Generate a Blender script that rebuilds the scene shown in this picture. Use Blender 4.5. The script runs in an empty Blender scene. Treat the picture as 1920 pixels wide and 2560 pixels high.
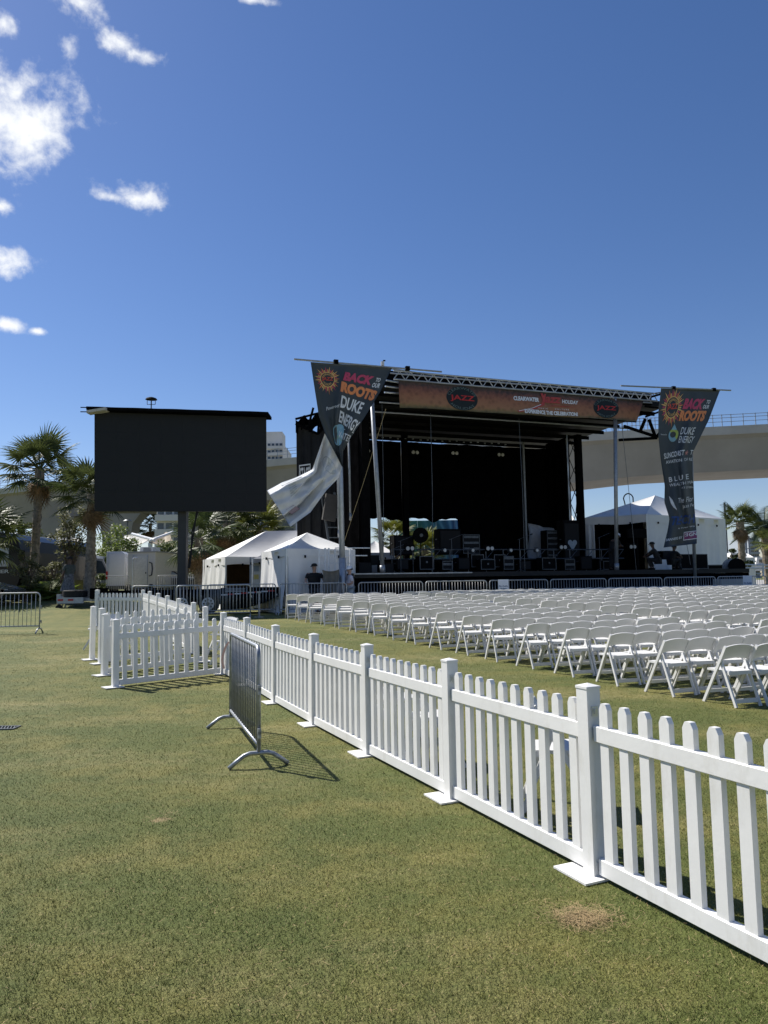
import bpy, math, random
import numpy as np
from mathutils import Vector, Matrix, Euler
random.seed(7); rng = np.random.default_rng(11)
R_ = math.radians
scene = bpy.context.scene
col = scene.collection

# ---------------------------------------------------------------- camera
F_PX, EYE, PITCH, ROLL = 1850.0, 1.7, R_(5.31), R_(0.9)
cam_d = bpy.data.cameras.new('camera'); cam = bpy.data.objects.new('camera', cam_d); col.objects.link(cam)
cam_d.sensor_fit = 'VERTICAL'; cam_d.sensor_height = 36.0; cam_d.lens = F_PX / 2560 * 36.0
cam_d.clip_start = 0.05; cam_d.clip_end = 3000
CAM_M = Matrix.Rotation(math.pi/2 + PITCH, 3, 'X') @ Matrix.Rotation(-ROLL, 3, 'Z')
cam.location = (0, 0, EYE); cam.rotation_euler = CAM_M.to_euler()
scene.camera = cam

# ---------------------------------------------------------------- sky, sun, exposure
SUN_DIR = Vector((-0.78, 0.55, 1.09)).normalized()
SUN_EL = math.asin(SUN_DIR.z); SUN_AZ = math.atan2(SUN_DIR.x, SUN_DIR.y)
world = bpy.data.worlds.new('World'); scene.world = world; world.use_nodes = True
wt = world.node_tree; wt.nodes.clear()
def wn(t, **k):
    n = wt.nodes.new(t)
    for a, b in k.items(): setattr(n, a, b)
    return n
def ray(x, y): return CAM_M @ Vector(((x-960)/F_PX, -(y-1280)/F_PX, -1.0))
sky = wn('ShaderNodeTexSky', sky_type='NISHITA', sun_disc=False, sun_elevation=SUN_EL, sun_rotation=SUN_AZ)
sky.altitude = 0; sky.air_density = 1.0; sky.dust_density = 0.25; sky.ozone_density = 2.2
SKY_STRENGTH = 0.071
tc = wn('ShaderNodeTexCoord')
def math_(op, a, b=None, clamp=False):
    n = wn('ShaderNodeMath', operation=op, use_clamp=clamp)
    for i, v in enumerate((a, b)):
        if v is None: continue
        if isinstance(v, (int, float)): n.inputs[i].default_value = v
        else: wt.links.new(v, n.inputs[i])
    return n.outputs[0]
nz = wn('ShaderNodeTexNoise'); nz.inputs['Scale'].default_value = 16; nz.inputs['Detail'].default_value = 9; nz.inputs['Roughness'].default_value = 0.62; nz.inputs['Distortion'].default_value = 0.15
wt.links.new(tc.outputs['Generated'], nz.inputs['Vector'])
nz2 = wn('ShaderNodeTexNoise'); nz2.inputs['Scale'].default_value = 50; nz2.inputs['Detail'].default_value = 6; nz2.inputs['Roughness'].default_value = 0.6; nz2.inputs['Distortion'].default_value = 0.3
wt.links.new(tc.outputs['Generated'], nz2.inputs['Vector'])
# cumulus scraps: centre (as seen), half width, half height in radians, density
CLOUDS = [((15, 300), .078, .072, 1.0), ((40, 235), .03, .05, .85), ((95, 330), .045, .022, .8), ((300, 105), .034, .020, .60), ((345, 135), .034, .010, .55), ((172, 108), .022, .024, .42), ((345, 495), .046, .018, .8), ((280, 492), .03, .010, .55),
          ((12, 645), .034, .020, .9), ((0, 515), .016, .016, .7), ((20, 812), .026, .011, .85), ((205, 10), .050, .024, .50), ((10, 60), .022, .030, .45), ((630, 0), .04, .006, .40),
          ((95, 828), .016, .006, .55), ((-350, 200), .10, .05, .8), ((-500, 700), .08, .03, .7), ((-900, 450), .12, .05, .8), ((-250, -300), .12, .06, .7), ((-1600, 900), .14, .05, .7)]
acc = None
for (px, hw, hh, den) in CLOUDS:
    c = ray(*px).normalized()
    sub = wn('ShaderNodeVectorMath', operation='SUBTRACT'); wt.links.new(tc.outputs['Generated'], sub.inputs[0]); sub.inputs[1].default_value = c
    mul = wn('ShaderNodeVectorMath', operation='MULTIPLY'); wt.links.new(sub.outputs[0], mul.inputs[0]); mul.inputs[1].default_value = (1/hw, 1/hw, 1/hh)
    ln = wn('ShaderNodeVectorMath', operation='LENGTH'); wt.links.new(mul.outputs[0], ln.inputs[0])
    f = math_('MULTIPLY', math_('SUBTRACT', 1.0, ln.outputs['Value']), 0.62)
    f = math_('MAXIMUM', f, -1.2)
    f = math_('ADD', f, (den-1)*0.30)
    acc = f if acc is None else math_('MAXIMUM', acc, f)
tot = math_('ADD', acc, math_('MULTIPLY', math_('SUBTRACT', nz.outputs['Fac'], 0.5), 1.5))
tot = math_('ADD', tot, math_('MULTIPLY', math_('SUBTRACT', nz2.outputs['Fac'], 0.5), 0.75))
mr = wn('ShaderNodeMapRange', interpolation_type='SMOOTHSTEP'); wt.links.new(tot, mr.inputs['Value'])
mr.inputs['From Min'].default_value = 0.0; mr.inputs['From Max'].default_value = 0.64; mr.inputs['To Max'].default_value = 0.97
sat = wn('ShaderNodeHueSaturation'); sat.inputs['Saturation'].default_value = 1.17; sat.inputs['Value'].default_value = 1.0
tint = wn('ShaderNodeMix', data_type='RGBA', blend_type='MULTIPLY'); tint.inputs[0].default_value = 1; tint.inputs[7].default_value = (1.0, .965, 1.08, 1)
wt.links.new(sky.outputs['Color'], tint.inputs[6]); wt.links.new(tint.outputs[2], sat.inputs['Color'])
mix = wn('ShaderNodeMix', data_type='RGBA'); wt.links.new(mr.outputs['Result'], mix.inputs['Factor'])
wt.links.new(sat.outputs['Color'], mix.inputs[6]); mix.inputs[7].default_value = (10.4, 10.6, 10.8, 1)
bg = wn('ShaderNodeBackground'); bg.inputs['Strength'].default_value = SKY_STRENGTH
wo = wn('ShaderNodeOutputWorld'); wt.links.new(mix.outputs[2], bg.inputs['Color']); wt.links.new(bg.outputs[0], wo.inputs['Surface'])

sun_d = bpy.data.lights.new('sun', 'SUN'); sun_d.energy = 5.0; sun_d.angle = R_(0.53); sun_d.color = (1.0, 0.955, 0.88)
sun = bpy.data.objects.new('sun', sun_d); col.objects.link(sun)
sun.rotation_euler = SUN_DIR.to_track_quat('Z', 'Y').to_euler(); sun.location = (-30, 20, 40)
scene.view_settings.view_transform = 'Standard'; scene.view_settings.look = 'None'
scene.view_settings.exposure = 0.5; scene.view_settings.gamma = 1.0; scene.view_settings.use_curve_mapping = False
scene.cycles.max_bounces = 6; scene.cycles.diffuse_bounces = 3; scene.cycles.glossy_bounces = 2; scene.cycles.transmission_bounces = 3; scene.cycles.transparent_max_bounces = 8

# ---------------------------------------------------------------- measuring helpers
def sm(t): t = min(max(t, 0.0), 1.0); return t*t*(3-2*t)
def gz(x, y):                         # the lawn rises gently towards the stage, with a low mound at the left
    return .55*sm((y-8)/18) + .55*sm((-x-8.5)/3.0)*sm((y-24)/7)
def at(x, y, Y):                      # the place seen at a photo position, at a chosen distance
    d = ray(x, y); s = Y/d.y
    return Vector((d.x*s, Y, EYE+d.z*s))
def onground(x, y):
    d = ray(x, y); lo, hi = .1, 300
    for _ in range(50):
        m = (lo+hi)/2
        if EYE+d.z*m > gz(d.x*m, d.y*m): lo = m
        else: hi = m
    return Vector((d.x*m, d.y*m, gz(d.x*m, d.y*m)))
SA = R_(20); S0 = Vector((.47, 29.0)); SD = Vector((math.cos(SA), math.sin(SA))); SN = Vector((-SD.y, SD.x))
def st(s, t, z): return Vector((S0.x+SD.x*s+SN.x*t, S0.y+SD.y*s+SN.y*t, z))       # stage frame: along, behind, up
def onst(x, y, t):
    d = ray(x, y); O = S0+SN*t; k = (SN.dot(O))/(SN.x*d.x+SN.y*d.y)
    p = Vector((d.x*k, d.y*k)); return (p-S0).dot(SD), EYE+d.z*k

# ---------------------------------------------------------------- materials
MATS = {}; KIDS = {}
def mat(name, c, rough=.6, metal=0, var=.12, scale=8, bump=0, bscale=60, spec=.4, c2=None, trans=0, coat=0):
    if name in MATS: return MATS[name]
    m = bpy.data.materials.new(name); m.use_nodes = True; t = m.node_tree; p = t.nodes['Principled BSDF']
    p.inputs['Roughness'].default_value = rough; p.inputs['Metallic'].default_value = metal
    p.inputs['Specular IOR Level'].default_value = spec; p.inputs['Coat Weight'].default_value = coat
    tcn = t.nodes.new('ShaderNodeTexCoord')
    n = t.nodes.new('ShaderNodeTexNoise'); n.inputs['Scale'].default_value = scale; n.inputs['Detail'].default_value = 5; n.inputs['Roughness'].default_value = .6
    t.links.new(tcn.outputs['Object'], n.inputs['Vector'])
    r = t.nodes.new('ShaderNodeMapRange'); r.inputs[1].default_value = .3; r.inputs[2].default_value = .7
    t.links.new(n.outputs['Fac'], r.inputs[0])
    mx = t.nodes.new('ShaderNodeMix'); mx.data_type = 'RGBA'
    a = tuple(max(0, v*(1-var)) for v in c); b = tuple(min(1, v*(1+var)) for v in c) if c2 is None else c2
    mx.inputs[6].default_value = (*a, 1); mx.inputs[7].default_value = (*b, 1)
    t.links.new(r.outputs[0], mx.inputs[0]); t.links.new(mx.outputs[2], p.inputs['Base Color'])
    if bump:
        n2 = t.nodes.new('ShaderNodeTexNoise'); n2.inputs['Scale'].default_value = bscale; n2.inputs['Detail'].default_value = 4
        t.links.new(tcn.outputs['Object'], n2.inputs['Vector'])
        bp = t.nodes.new('ShaderNodeBump'); bp.inputs['Strength'].default_value = bump; bp.inputs['Distance'].default_value = .02
        t.links.new(n2.outputs['Fac'], bp.inputs['Height']); t.links.new(bp.outputs[0], p.inputs['Normal'])
    if trans:
        tr = t.nodes.new('ShaderNodeBsdfTranslucent'); t.links.new(mx.outputs[2], tr.inputs['Color'])
        ms = t.nodes.new('ShaderNodeMixShader'); ms.inputs[0].default_value = trans
        out = t.nodes['Material Output']
        t.links.new(p.outputs[0], ms.inputs[1]); t.links.new(tr.outputs[0], ms.inputs[2]); t.links.new(ms.outputs[0], out.inputs['Surface'])
    MATS[name] = m; return m
W_VINYL = mat('white_vinyl', (.75,.745,.725), .38, var=.055, scale=2.2, bump=.04, bscale=30)
W_RESIN = mat('white_resin', (.66,.655,.635), .42, var=.03, scale=4)
W_CLOTH = mat('white_tent_vinyl', (.79,.785,.765), .45, var=.04, scale=1.5, bump=.1, bscale=6, trans=.03)
GALV = mat('galvanised_steel', (.30,.32,.345), .45, .6, var=.35, scale=14, bump=.08, bscale=90)
GALV_L = mat('bright_galvanised', (.40,.41,.41), .45, .35, var=.15, scale=10)
GALV_D = mat('dull_steel', (.11,.12,.13), .5, .6, var=.35, scale=20)
ALU = mat('aluminium', (.62,.64,.66), .35, .8, var=.1, scale=10)
ALU_D = mat('aged_aluminium', (.30,.32,.34), .45, .5, var=.2, scale=8)
BLACK = mat('black_paint', (.006,.006,.0065), .65, var=.3, scale=6, spec=.15)
BLACK_CL = mat('black_drape', (.003,.003,.0034), 1.0, var=.4, scale=3, bump=.2, bscale=4, spec=.02)
SCREEN = mat('led_face', (.017,.018,.019), .62, var=.08, scale=40, spec=.25)
RUBBER = mat('rubber', (.015,.015,.015), .85, var=.3, scale=10)
CONC = mat('bridge_concrete', (.29,.272,.24), .85, var=.12, scale=.25, bump=.2, bscale=3)
CONC_L = mat('pale_concrete', (.42,.41,.38), .85, var=.1, scale=.6)
GLASS = mat('dark_glass', (.03,.04,.05), .08, var=.2, scale=2, spec=.8)
SKIN = mat('skin', (.42,.26,.19), .55, var=.08, scale=10)
SKIN_D = mat('dark_and_silhouette_skin', (.10,.06,.045), .5, var=.1, scale=10)
BARK = mat('palm_bark', (.25,.21,.165), .95, var=.45, scale=9, bump=.8, bscale=25)
BARK2 = mat('tree_bark', (.13,.10,.08), .95, var=.4, scale=9)
FROND = [mat('palm_green_a', (.055,.078,.024), .5, var=.4, scale=5, trans=.22, spec=.3), mat('palm_green_b', (.085,.105,.034), .5, var=.4, scale=5, trans=.25, spec=.3),
         mat('palm_yellow', (.16,.17,.025), .5, var=.3, scale=5, trans=.3), mat('palm_dead', (.20,.13,.07), .85, var=.4, scale=5, trans=.1), mat('palm_blue', (.06,.09,.06), .45, var=.3, scale=5, trans=.2)]
LEAF = [mat('leaf_dark', (.05,.07,.02), .55, var=.5, scale=3, trans=.25), mat('leaf_mid', (.095,.125,.032), .55, var=.5, scale=3, trans=.3), mat('leaf_olive', (.15,.155,.07), .6, var=.5, scale=3, trans=.3), mat('leaf_lime', (.15,.20,.035), .55, var=.4, scale=3, trans=.35)]

for m_ in (BLACK, BLACK_CL): m_.node_tree.nodes['Principled BSDF'].inputs['IOR'].default_value = 1.02
def scuffs(m):                         # scuffs and grime that differ from place to place
    t = m.node_tree; p = t.nodes['Principled BSDF']; src = p.inputs['Base Color'].links[0].from_socket
    g = t.nodes.new('ShaderNodeNewGeometry'); n = t.nodes.new('ShaderNodeTexNoise'); n.inputs['Scale'].default_value = 6; n.inputs['Detail'].default_value = 5; n.inputs['Roughness'].default_value = .7
    mp = t.nodes.new('ShaderNodeMapping'); mp.inputs['Scale'].default_value = (1, 1, .35); t.links.new(g.outputs['Position'], mp.inputs[0]); t.links.new(mp.outputs[0], n.inputs['Vector'])
    r = t.nodes.new('ShaderNodeMapRange'); r.inputs[1].default_value = .54; r.inputs[2].default_value = .74; r.inputs[4].default_value = .45; t.links.new(n.outputs['Fac'], r.inputs[0])
    x = t.nodes.new('ShaderNodeMix'); x.data_type = 'RGBA'; t.links.new(r.outputs[0], x.inputs[0]); t.links.new(src, x.inputs[6]); x.inputs[7].default_value = (.50,.48,.42,1); t.links.new(x.outputs[2], p.inputs['Base Color'])
scuffs(W_VINYL)

# ---------------------------------------------------------------- mesh builder
class MB:
    def __init__(s): s.v = []; s.f = []
    def add(s, vs, fs):
        o = len(s.v); s.v += [tuple(q) for q in vs]; s.f += [tuple(i+o for i in q) for q in fs]; return s
    def box(s, c, size, rz=0, M=None):
        x, y, z = size[0]/2, size[1]/2, size[2]/2
        vs = [Vector(q) for q in ((-x,-y,-z),(x,-y,-z),(x,y,-z),(-x,y,-z),(-x,-y,z),(x,-y,z),(x,y,z),(-x,y,z))]
        if rz: m = Matrix.Rotation(rz, 3, 'Z'); vs = [m@q for q in vs]
        if M is not None: vs = [M@q for q in vs]
        c = Vector(c); vs = [q+c for q in vs]
        return s.add(vs, [(3,2,1,0),(4,5,6,7),(0,1,5,4),(1,2,6,5),(2,3,7,6),(3,0,4,7)])
    def bar(s, a, b, w, h, up=(0,0,1)):           # rectangular bar between two points; w across, h along 'up'
        a, b = Vector(a), Vector(b); d = (b-a); L = d.length; d.normalize(); u = Vector(up)
        r = d.cross(u)
        if r.length < 1e-4: u = Vector((0,1,0)); r = d.cross(u)
        r.normalize(); u = r.cross(d).normalized()
        vs = []
        for p in (a, b):
            for sx, sz in ((-1,-1),(1,-1),(1,1),(-1,1)): vs.append(p+r*(sx*w/2)+u*(sz*h/2))
        return s.add(vs, [(3,2,1,0),(4,5,6,7),(0,1,5,4),(1,2,6,5),(2,3,7,6),(3,0,4,7)])
    def tube(s, pts, r, n=8, cap=True):
        pts = [Vector(p) for p in pts]; rs = r if isinstance(r, (list, tuple)) else [r]*len(pts)
        up = Vector((0,0,1)); vs = []; fs = []; prev = None
        for i, p in enumerate(pts):
            d = (pts[min(i+1, len(pts)-1)]-pts[max(i-1, 0)]).normalized()
            if prev is None:
                x = d.cross(up)
                if x.length < 1e-3: x = d.cross(Vector((0,1,0)))
            else: x = prev-d*prev.dot(d)
            x.normalize(); prev = x; y = d.cross(x)
            for k in range(n):
                a = 2*math.pi*k/n; vs.append(p+(x*math.cos(a)+y*math.sin(a))*rs[i])
        for i in range(len(pts)-1):
            for k in range(n):
                k2 = (k+1) % n; fs.append((i*n+k, i*n+k2, (i+1)*n+k2, (i+1)*n+k))
        if cap: fs.append(tuple(range(n-1, -1, -1))); fs.append(tuple((len(pts)-1)*n+k for k in range(n)))
        return s.add(vs, fs)
    def disc(s, c, axis, r, h, n=20, r2=None):     # short cylinder or cone along axis
        axis = Vector(axis).normalized(); c = Vector(c)
        return s.tube([c-axis*h/2, c+axis*h/2], [r, r if r2 is None else r2], n)
    def prism(s, poly, a, b):                      # polygon (list of 3D points) swept from offset a to offset b
        a, b = Vector(a), Vector(b); n = len(poly); poly = [Vector(p) for p in poly]
        vs = [p+a for p in poly]+[p+b for p in poly]
        return s.add(vs, [tuple(range(n-1, -1, -1)), tuple(range(n, 2*n))]+[(i, (i+1) % n, n+(i+1) % n, n+i) for i in range(n)])
    def grid(s, fn, nu, nv):
        o = [fn(i/nu, j/nv) for j in range(nv+1) for i in range(nu+1)]
        return s.add(o, [(j*(nu+1)+i, (j+1)*(nu+1)+i, (j+1)*(nu+1)+i+1, j*(nu+1)+i+1) for j in range(nv) for i in range(nu)])
    def slab(s, fn, nu, nv, off):                  # grid with thickness: off is a vector
        off = Vector(off); a = len(s.v); s.grid(fn, nu, nv); n = len(s.v)-a
        nf = (nu*nv); faces = s.f[-nf:]
        vs = [Vector(q)+off for q in s.v[a:a+n]]; o = len(s.v); s.v += [tuple(q) for q in vs]
        s.f += [tuple(i-a+o for i in reversed(q)) for q in faces]
        rim = [i for i in range(nu+1)]+[(j*(nu+1)+nu) for j in range(1, nv+1)]+[nv*(nu+1)+i for i in range(nu-1, -1, -1)]+[j*(nu+1) for j in range(nv-1, 0, -1)]
        for i in range(len(rim)):
            p, q = rim[i], rim[(i+1) % len(rim)]; s.f.append((a+q, a+p, o+p, o+q))
        return s
def root_of(o):
    while o.parent: o = o.parent
    return o
def build(name, mb, m, parent=None, smooth=False, world=False):
    me = bpy.data.meshes.new(name); v = mb.v
    if world and parent is not None:
        inv = root_of(parent).matrix_basis.inverted(); v = [inv@Vector(q) for q in v]
    me.from_pydata([tuple(q) for q in v], [], mb.f); me.materials.append(m)
    if smooth: me.polygons.foreach_set('use_smooth', [True]*len(me.polygons))
    o = bpy.data.objects.new(name, me); col.objects.link(o)
    if parent is not None: o.parent = parent; KIDS.setdefault(parent.name, []).append(o)
    return o
def tag(o, label, cat, group=None):
    o['label'] = label; o['category'] = cat
    if group: o['group'] = group
    return o
def thing(name, label, cat, loc=(0,0,0), rz=0, group=None):
    o = bpy.data.objects.new(name, None); o.empty_display_size = .1; col.objects.link(o)
    o.location = loc; o.rotation_euler = (0, 0, rz); return tag(o, label, cat, group)
def dup(o, parent=None):
    c = o.copy(); col.objects.link(c); c.parent = parent
    if parent is not None: KIDS.setdefault(parent.name, []).append(c)
    for ch in KIDS.get(o.name, ()): dup(ch, c)
    return c
def place(proto, state, loc, rz, label, scale=None):
    o = proto if not state else dup(proto); state.append(o)
    o.location = loc; o.rotation_euler = (0, 0, rz); o['label'] = label
    if scale: o.scale = scale
    return o
ORD = ['first','second','third','fourth','fifth','sixth','seventh','eighth','ninth','tenth','eleventh','twelfth','thirteenth','fourteenth','fifteenth','sixteenth','seventeenth','eighteenth','nineteenth','twentieth','twenty-first','twenty-second','twenty-third','twenty-fourth','twenty-fifth','twenty-sixth','twenty-seventh','twenty-eighth','twenty-ninth','thirtieth','thirty-first','thirty-second','thirty-third','thirty-fourth','thirty-fifth','thirty-sixth','thirty-seventh','thirty-eighth','thirty-ninth','fortieth']+['far']*20
# flat lettering laid on a surface
def text_mesh(s, bold=0.0, shear=0.0, spacing=1.0):
    cu = bpy.data.curves.new('lettering', 'FONT'); cu.body = s; cu.offset = bold; cu.shear = shear; cu.space_character = spacing; cu.resolution_u = 3
    o = bpy.data.objects.new('lettering', cu); me = bpy.data.meshes.new_from_object(o)
    v = [Vector(q.co) for q in me.vertices]; f = [tuple(p.vertices) for p in me.polygons]
    bpy.data.objects.remove(o); bpy.data.curves.remove(cu); bpy.data.meshes.remove(me)
    x0 = min(q.x for q in v); x1 = max(q.x for q in v); y0 = min(q.y for q in v); y1 = max(q.y for q in v)
    return [((q.x-x0)/(x1-x0), (q.y-y0)/(y1-y0)) for q in v], f
def lift(S, u, v, off):
    e = .004; p = S(u, v); a = S(u+e, v)-S(u-e, v); b = S(u, v+e)-S(u, v-e)
    n = a.cross(b).normalized()
    if n.dot(Vector((0,0,EYE))-p) < 0: n = -n
    return p+n*off
def put_text(s, S, ua, ub, va, vb, m, parent, off=.012, bold=0.0, shear=0.0, name='lettering', slope=0.0, spacing=1.0):
    vs, f = text_mesh(s, bold, shear, spacing); mb = MB()
    mb.add([lift(S, ua+(ub-ua)*x, vb+(va-vb)*y+slope*x, off) for x, y in vs], f)
    return build(name, mb, m, parent, world=True)
def arc_text(s, S, uc, vc, ru, rv, a0, a1, hgt, m, parent, off=.02, inward=False, bold=0.01):
    vs, f = text_mesh(s, bold); mb = MB(); pts = []
    for x, y in vs:
        a = a0+(a1-a0)*x; k = 1+(hgt*(1-y) if inward else hgt*y)
        pts.append(lift(S, uc+ru*k*math.cos(a), vc-rv*k*math.sin(a), off))
    return build('lettering', mb.add(pts, f), m, parent, world=True)
def put_disc(S, uc, vc, ru, rv, m, parent, off=.01, name='emblem', n=32):
    mb = MB(); pts = [lift(S, uc, vc, off)]+[lift(S, uc+ru*math.cos(2*math.pi*i/n), vc+rv*math.sin(2*math.pi*i/n), off) for i in range(n)]
    return build(name, mb.add(pts, [(0, 1+i, 1+(i+1) % n) for i in range(n)]), m, parent, world=True)
def put_rect(S, ua, ub, va, vb, m, parent, off=.012, name='emblem', slope=0.0):
    return build(name, MB().grid(lambda a, b: lift(S, ua+(ub-ua)*a, va+(vb-va)*b+slope*a, off), 10, 4), m, parent, world=True)
def put_poly(S, uv, m, parent, off=.012, name='emblem'):
    return build(name, MB().add([lift(S, u, v, off) for u, v in uv], [tuple(range(len(uv)))]), m, parent, world=True)
# ================================================================ SETTING
def struct(o): o['kind'] = 'structure'; return o
# lawn: one sheet to the horizon, fine near the camera
def axis(parts):
    out = []
    for a, b, n in parts: out += list(np.linspace(a, b, n, endpoint=False))
    return np.array(out+[parts[-1][1]])
xs = axis([(-900, -120, 6), (-120, -40, 10), (-40, -12, 28), (-12, 14, 52), (14, 60, 24), (60, 120, 6), (120, 900, 6)])
ys = axis([(-60, 0, 6), (0, 34, 102), (34, 60, 26), (60, 140, 10), (140, 1500, 10)])
gv = [(x, y, gz(x, y)) for y in ys for x in xs]; nx = len(xs)
gf = [(j*nx+i, j*nx+i+1, (j+1)*nx+i+1, (j+1)*nx+i) for j in range(len(ys)-1) for i in range(nx-1)]
def grass_colour(t, blade=False):
    N = t.nodes; L = t.links; p = N['Principled BSDF']
    geo = N.new('ShaderNodeNewGeometry')
    def noise(sc, det=4, rough=.6, stretch=None):
        n = N.new('ShaderNodeTexNoise'); n.inputs['Scale'].default_value = sc; n.inputs['Detail'].default_value = det; n.inputs['Roughness'].default_value = rough
        if stretch:
            mp = N.new('ShaderNodeMapping'); mp.inputs['Scale'].default_value = stretch; L.new(geo.outputs['Position'], mp.inputs['Vector']); L.new(mp.outputs[0], n.inputs['Vector'])
        else: L.new(geo.outputs['Position'], n.inputs['Vector'])
        return n.outputs['Fac']
    def rng_(v, a, b, c=0, d=1):
        r = N.new('ShaderNodeMapRange'); L.new(v, r.inputs[0])
        for i, q in enumerate((a, b, c, d)): r.inputs[i+1].default_value = q
        return r.outputs[0]
    def mixc(f, a, b):
        m = N.new('ShaderNodeMix'); m.data_type = 'RGBA'
        if isinstance(f, float): m.inputs[0].default_value = f
        else: L.new(f, m.inputs[0])
        for i, c in ((6, a), (7, b)):
            if isinstance(c, tuple): m.inputs[i].default_value = (*c, 1)
            else: L.new(c, m.inputs[i])
        return m.outputs[2]
    def mul(a, b):
        n = N.new('ShaderNodeMath'); n.operation = 'MULTIPLY'; n.use_clamp = True
        for i, q in enumerate((a, b)):
            if isinstance(q, (int, float)): n.inputs[i].default_value = q
            else: L.new(q, n.inputs[i])
        return n.outputs[0]
    big = rng_(noise(.62, 3, .6, (.8, 1.3, 1)), .42, .58)
    mid = rng_(noise(2.6, 5, .65), .42, .66)
    c = mixc(big, GR[0], GR[1]); c = mixc(mul(mid, .75), c, GR[2])
    dry = mul(rng_(noise(.33, 5, .65, (.7, 1.6, 1)), .50, .66), rng_(noise(9, 4, .7), .34, .60))
    c = mixc(mul(dry, .60), c, GR[3])
    # worn straw spots with shapes of their own
    for (x, y, r) in WORN:
        d = N.new('ShaderNodeVectorMath'); d.operation = 'DISTANCE'; L.new(geo.outputs['Position'], d.inputs[0]); d.inputs[1].default_value = (x, y, gz(x, y))
        a = N.new('ShaderNodeMath'); a.operation = 'ADD'; L.new(d.outputs['Value'], a.inputs[0]); L.new(rng_(noise(11, 3), .3, .7, -r*.45, r*.45), a.inputs[1])
        c = mixc(mul(rng_(a.outputs[0], r*.45, r*1.1, 1, 0), .85), c, GR[4])
    if blade:
        at_ = N.new('ShaderNodeAttribute'); at_.attribute_name = 'tone'
        c = mixc(rng_(at_.outputs['Fac'], 0, .4, .28, 0), c, GR[5]); c = mixc(rng_(at_.outputs['Fac'], .72, 1, 0, .80), c, GR[3])
    else:
        fine = rng_(noise(75, 2, .7), .33, .62); c = mixc(mul(fine, .50), c, GR[5])
        fl = rng_(noise(38, 2, .5), .62, .75); c = mixc(mul(fl, .55), c, GR[3])
        b = N.new('ShaderNodeBump'); b.inputs['Strength'].default_value = .8; b.inputs['Distance'].default_value = .03; L.new(noise(60, 3, .7), b.inputs['Height']); L.new(b.outputs[0], p.inputs['Normal'])
    L.new(c, p.inputs['Base Color']); p.inputs['Roughness'].default_value = .75; p.inputs['Specular IOR Level'].default_value = .25
    return c
GR = [(.118,.137,.031), (.208,.190,.052), (.088,.113,.026), (.42,.345,.16), (.36,.27,.14), (.062,.078,.017)]
P1 = onground(1452, 2298); P2 = onground(400, 2050); P3 = onground(1340, 2230); P4 = onground(1020, 2455)
WORN = [(P1.x, P1.y, .13), (P2.x, P2.y, .06)]
GRASS = bpy.data.materials.new('lawn'); GRASS.use_nodes = True; grass_colour(GRASS.node_tree)
me = bpy.data.meshes.new('lawn'); me.from_pydata(gv, [], gf); me.materials.append(GRASS); me.polygons.foreach_set('use_smooth', [True]*len(gf))
lawn = bpy.data.objects.new('lawn', me); col.objects.link(lawn); struct(lawn)
# standing blades over the near part of the lawn
BLADE = bpy.data.materials.new('grass_blade'); BLADE.use_nodes = True; grass_colour(BLADE.node_tree, True)
def blades(name, n, y0, y1, hmin, hmax, w, spread):
    u = rng.random(n)**1.35; y = y0*(y1/y0)**u                       # density falls with the square of distance
    x = (rng.random(n)*2-1)*(.60*y+.5)
    base = np.stack([x, y, np.array([gz(0, q) for q in y]) if y1 > 8 else np.zeros(n)], 1)
    a = rng.random(n)*2*np.pi; lean = rng.random(n)*spread; la = rng.random(n)*2*np.pi
    h = hmin+(hmax-hmin)*rng.random(n)
    wv = np.stack([np.cos(a), np.sin(a), 0*a], 1)*(w*(1+.14*(y-y0)))[:, None]*(.6+.8*rng.random(n))[:, None]
    tip = base+np.stack([np.cos(la)*lean*h, np.sin(la)*lean*h, h], 1)
    v = np.empty((n*3, 3), np.float32); v[0::3] = base-wv; v[1::3] = base+wv; v[2::3] = tip
    m = bpy.data.meshes.new(name); m.vertices.add(n*3); m.vertices.foreach_set('co', v.ravel())
    m.loops.add(n*3); m.loops.foreach_set('vertex_index', np.arange(n*3, dtype=np.int32))
    m.polygons.add(n); m.polygons.foreach_set('loop_start', np.arange(0, n*3, 3, dtype=np.int32))
    m.update(calc_edges=True)
    at_ = m.attributes.new('tone', 'FLOAT', 'FACE'); at_.data.foreach_set('value', rng.random(n).astype(np.float32))
    m.materials.append(BLADE); o = bpy.data.objects.new(name, m); col.objects.link(o); o['kind'] = 'stuff'
    return o
tag(blades('grass', 450000, 2.4, 21, .006, .019, .0012, 1.5), 'short mown green grass blades covering the near lawn', 'grass')
# loose straw clippings
STRAW = mat('straw', (.31,.22,.11), .8, var=.35, scale=12)
def straw(name, spots, label):
    mb = MB()
    for (cx, cy, rx, ry, n, L) in spots:
        for _ in range(n):
            r = math.sqrt(random.random()); a = random.random()*6.283; x, y = cx+rx*r*math.cos(a), cy+ry*r*math.sin(a)
            b = random.random()*6.283; l = L*(.4+random.random()); z = gz(x, y)+.014+random.random()*.014
            p = Vector((x, y, z)); q = p+Vector((math.cos(b)*l, math.sin(b)*l, random.uniform(-.006, .01))); s_ = Vector((-math.sin(b), math.cos(b), 0))*.0011
            mb.add([p-s_, p+s_, q+s_*.5, q-s_*.5], [(0, 1, 2, 3)])
    o = build(name, mb, STRAW); o['kind'] = 'stuff'; return tag(o, label, 'dead grass')
straw('dead_grass', [(P1.x, P1.y, .13, .10, 420, .045), (P1.x, P1.y, .23, .18, 260, .04)], 'round patch of dead straw-coloured grass on the lawn beside the fence')
straw('dead_grass', [(P2.x, P2.y, .13, .16, 110, .03)], 'small brown dead grass spot on the lawn at the left')
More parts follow.
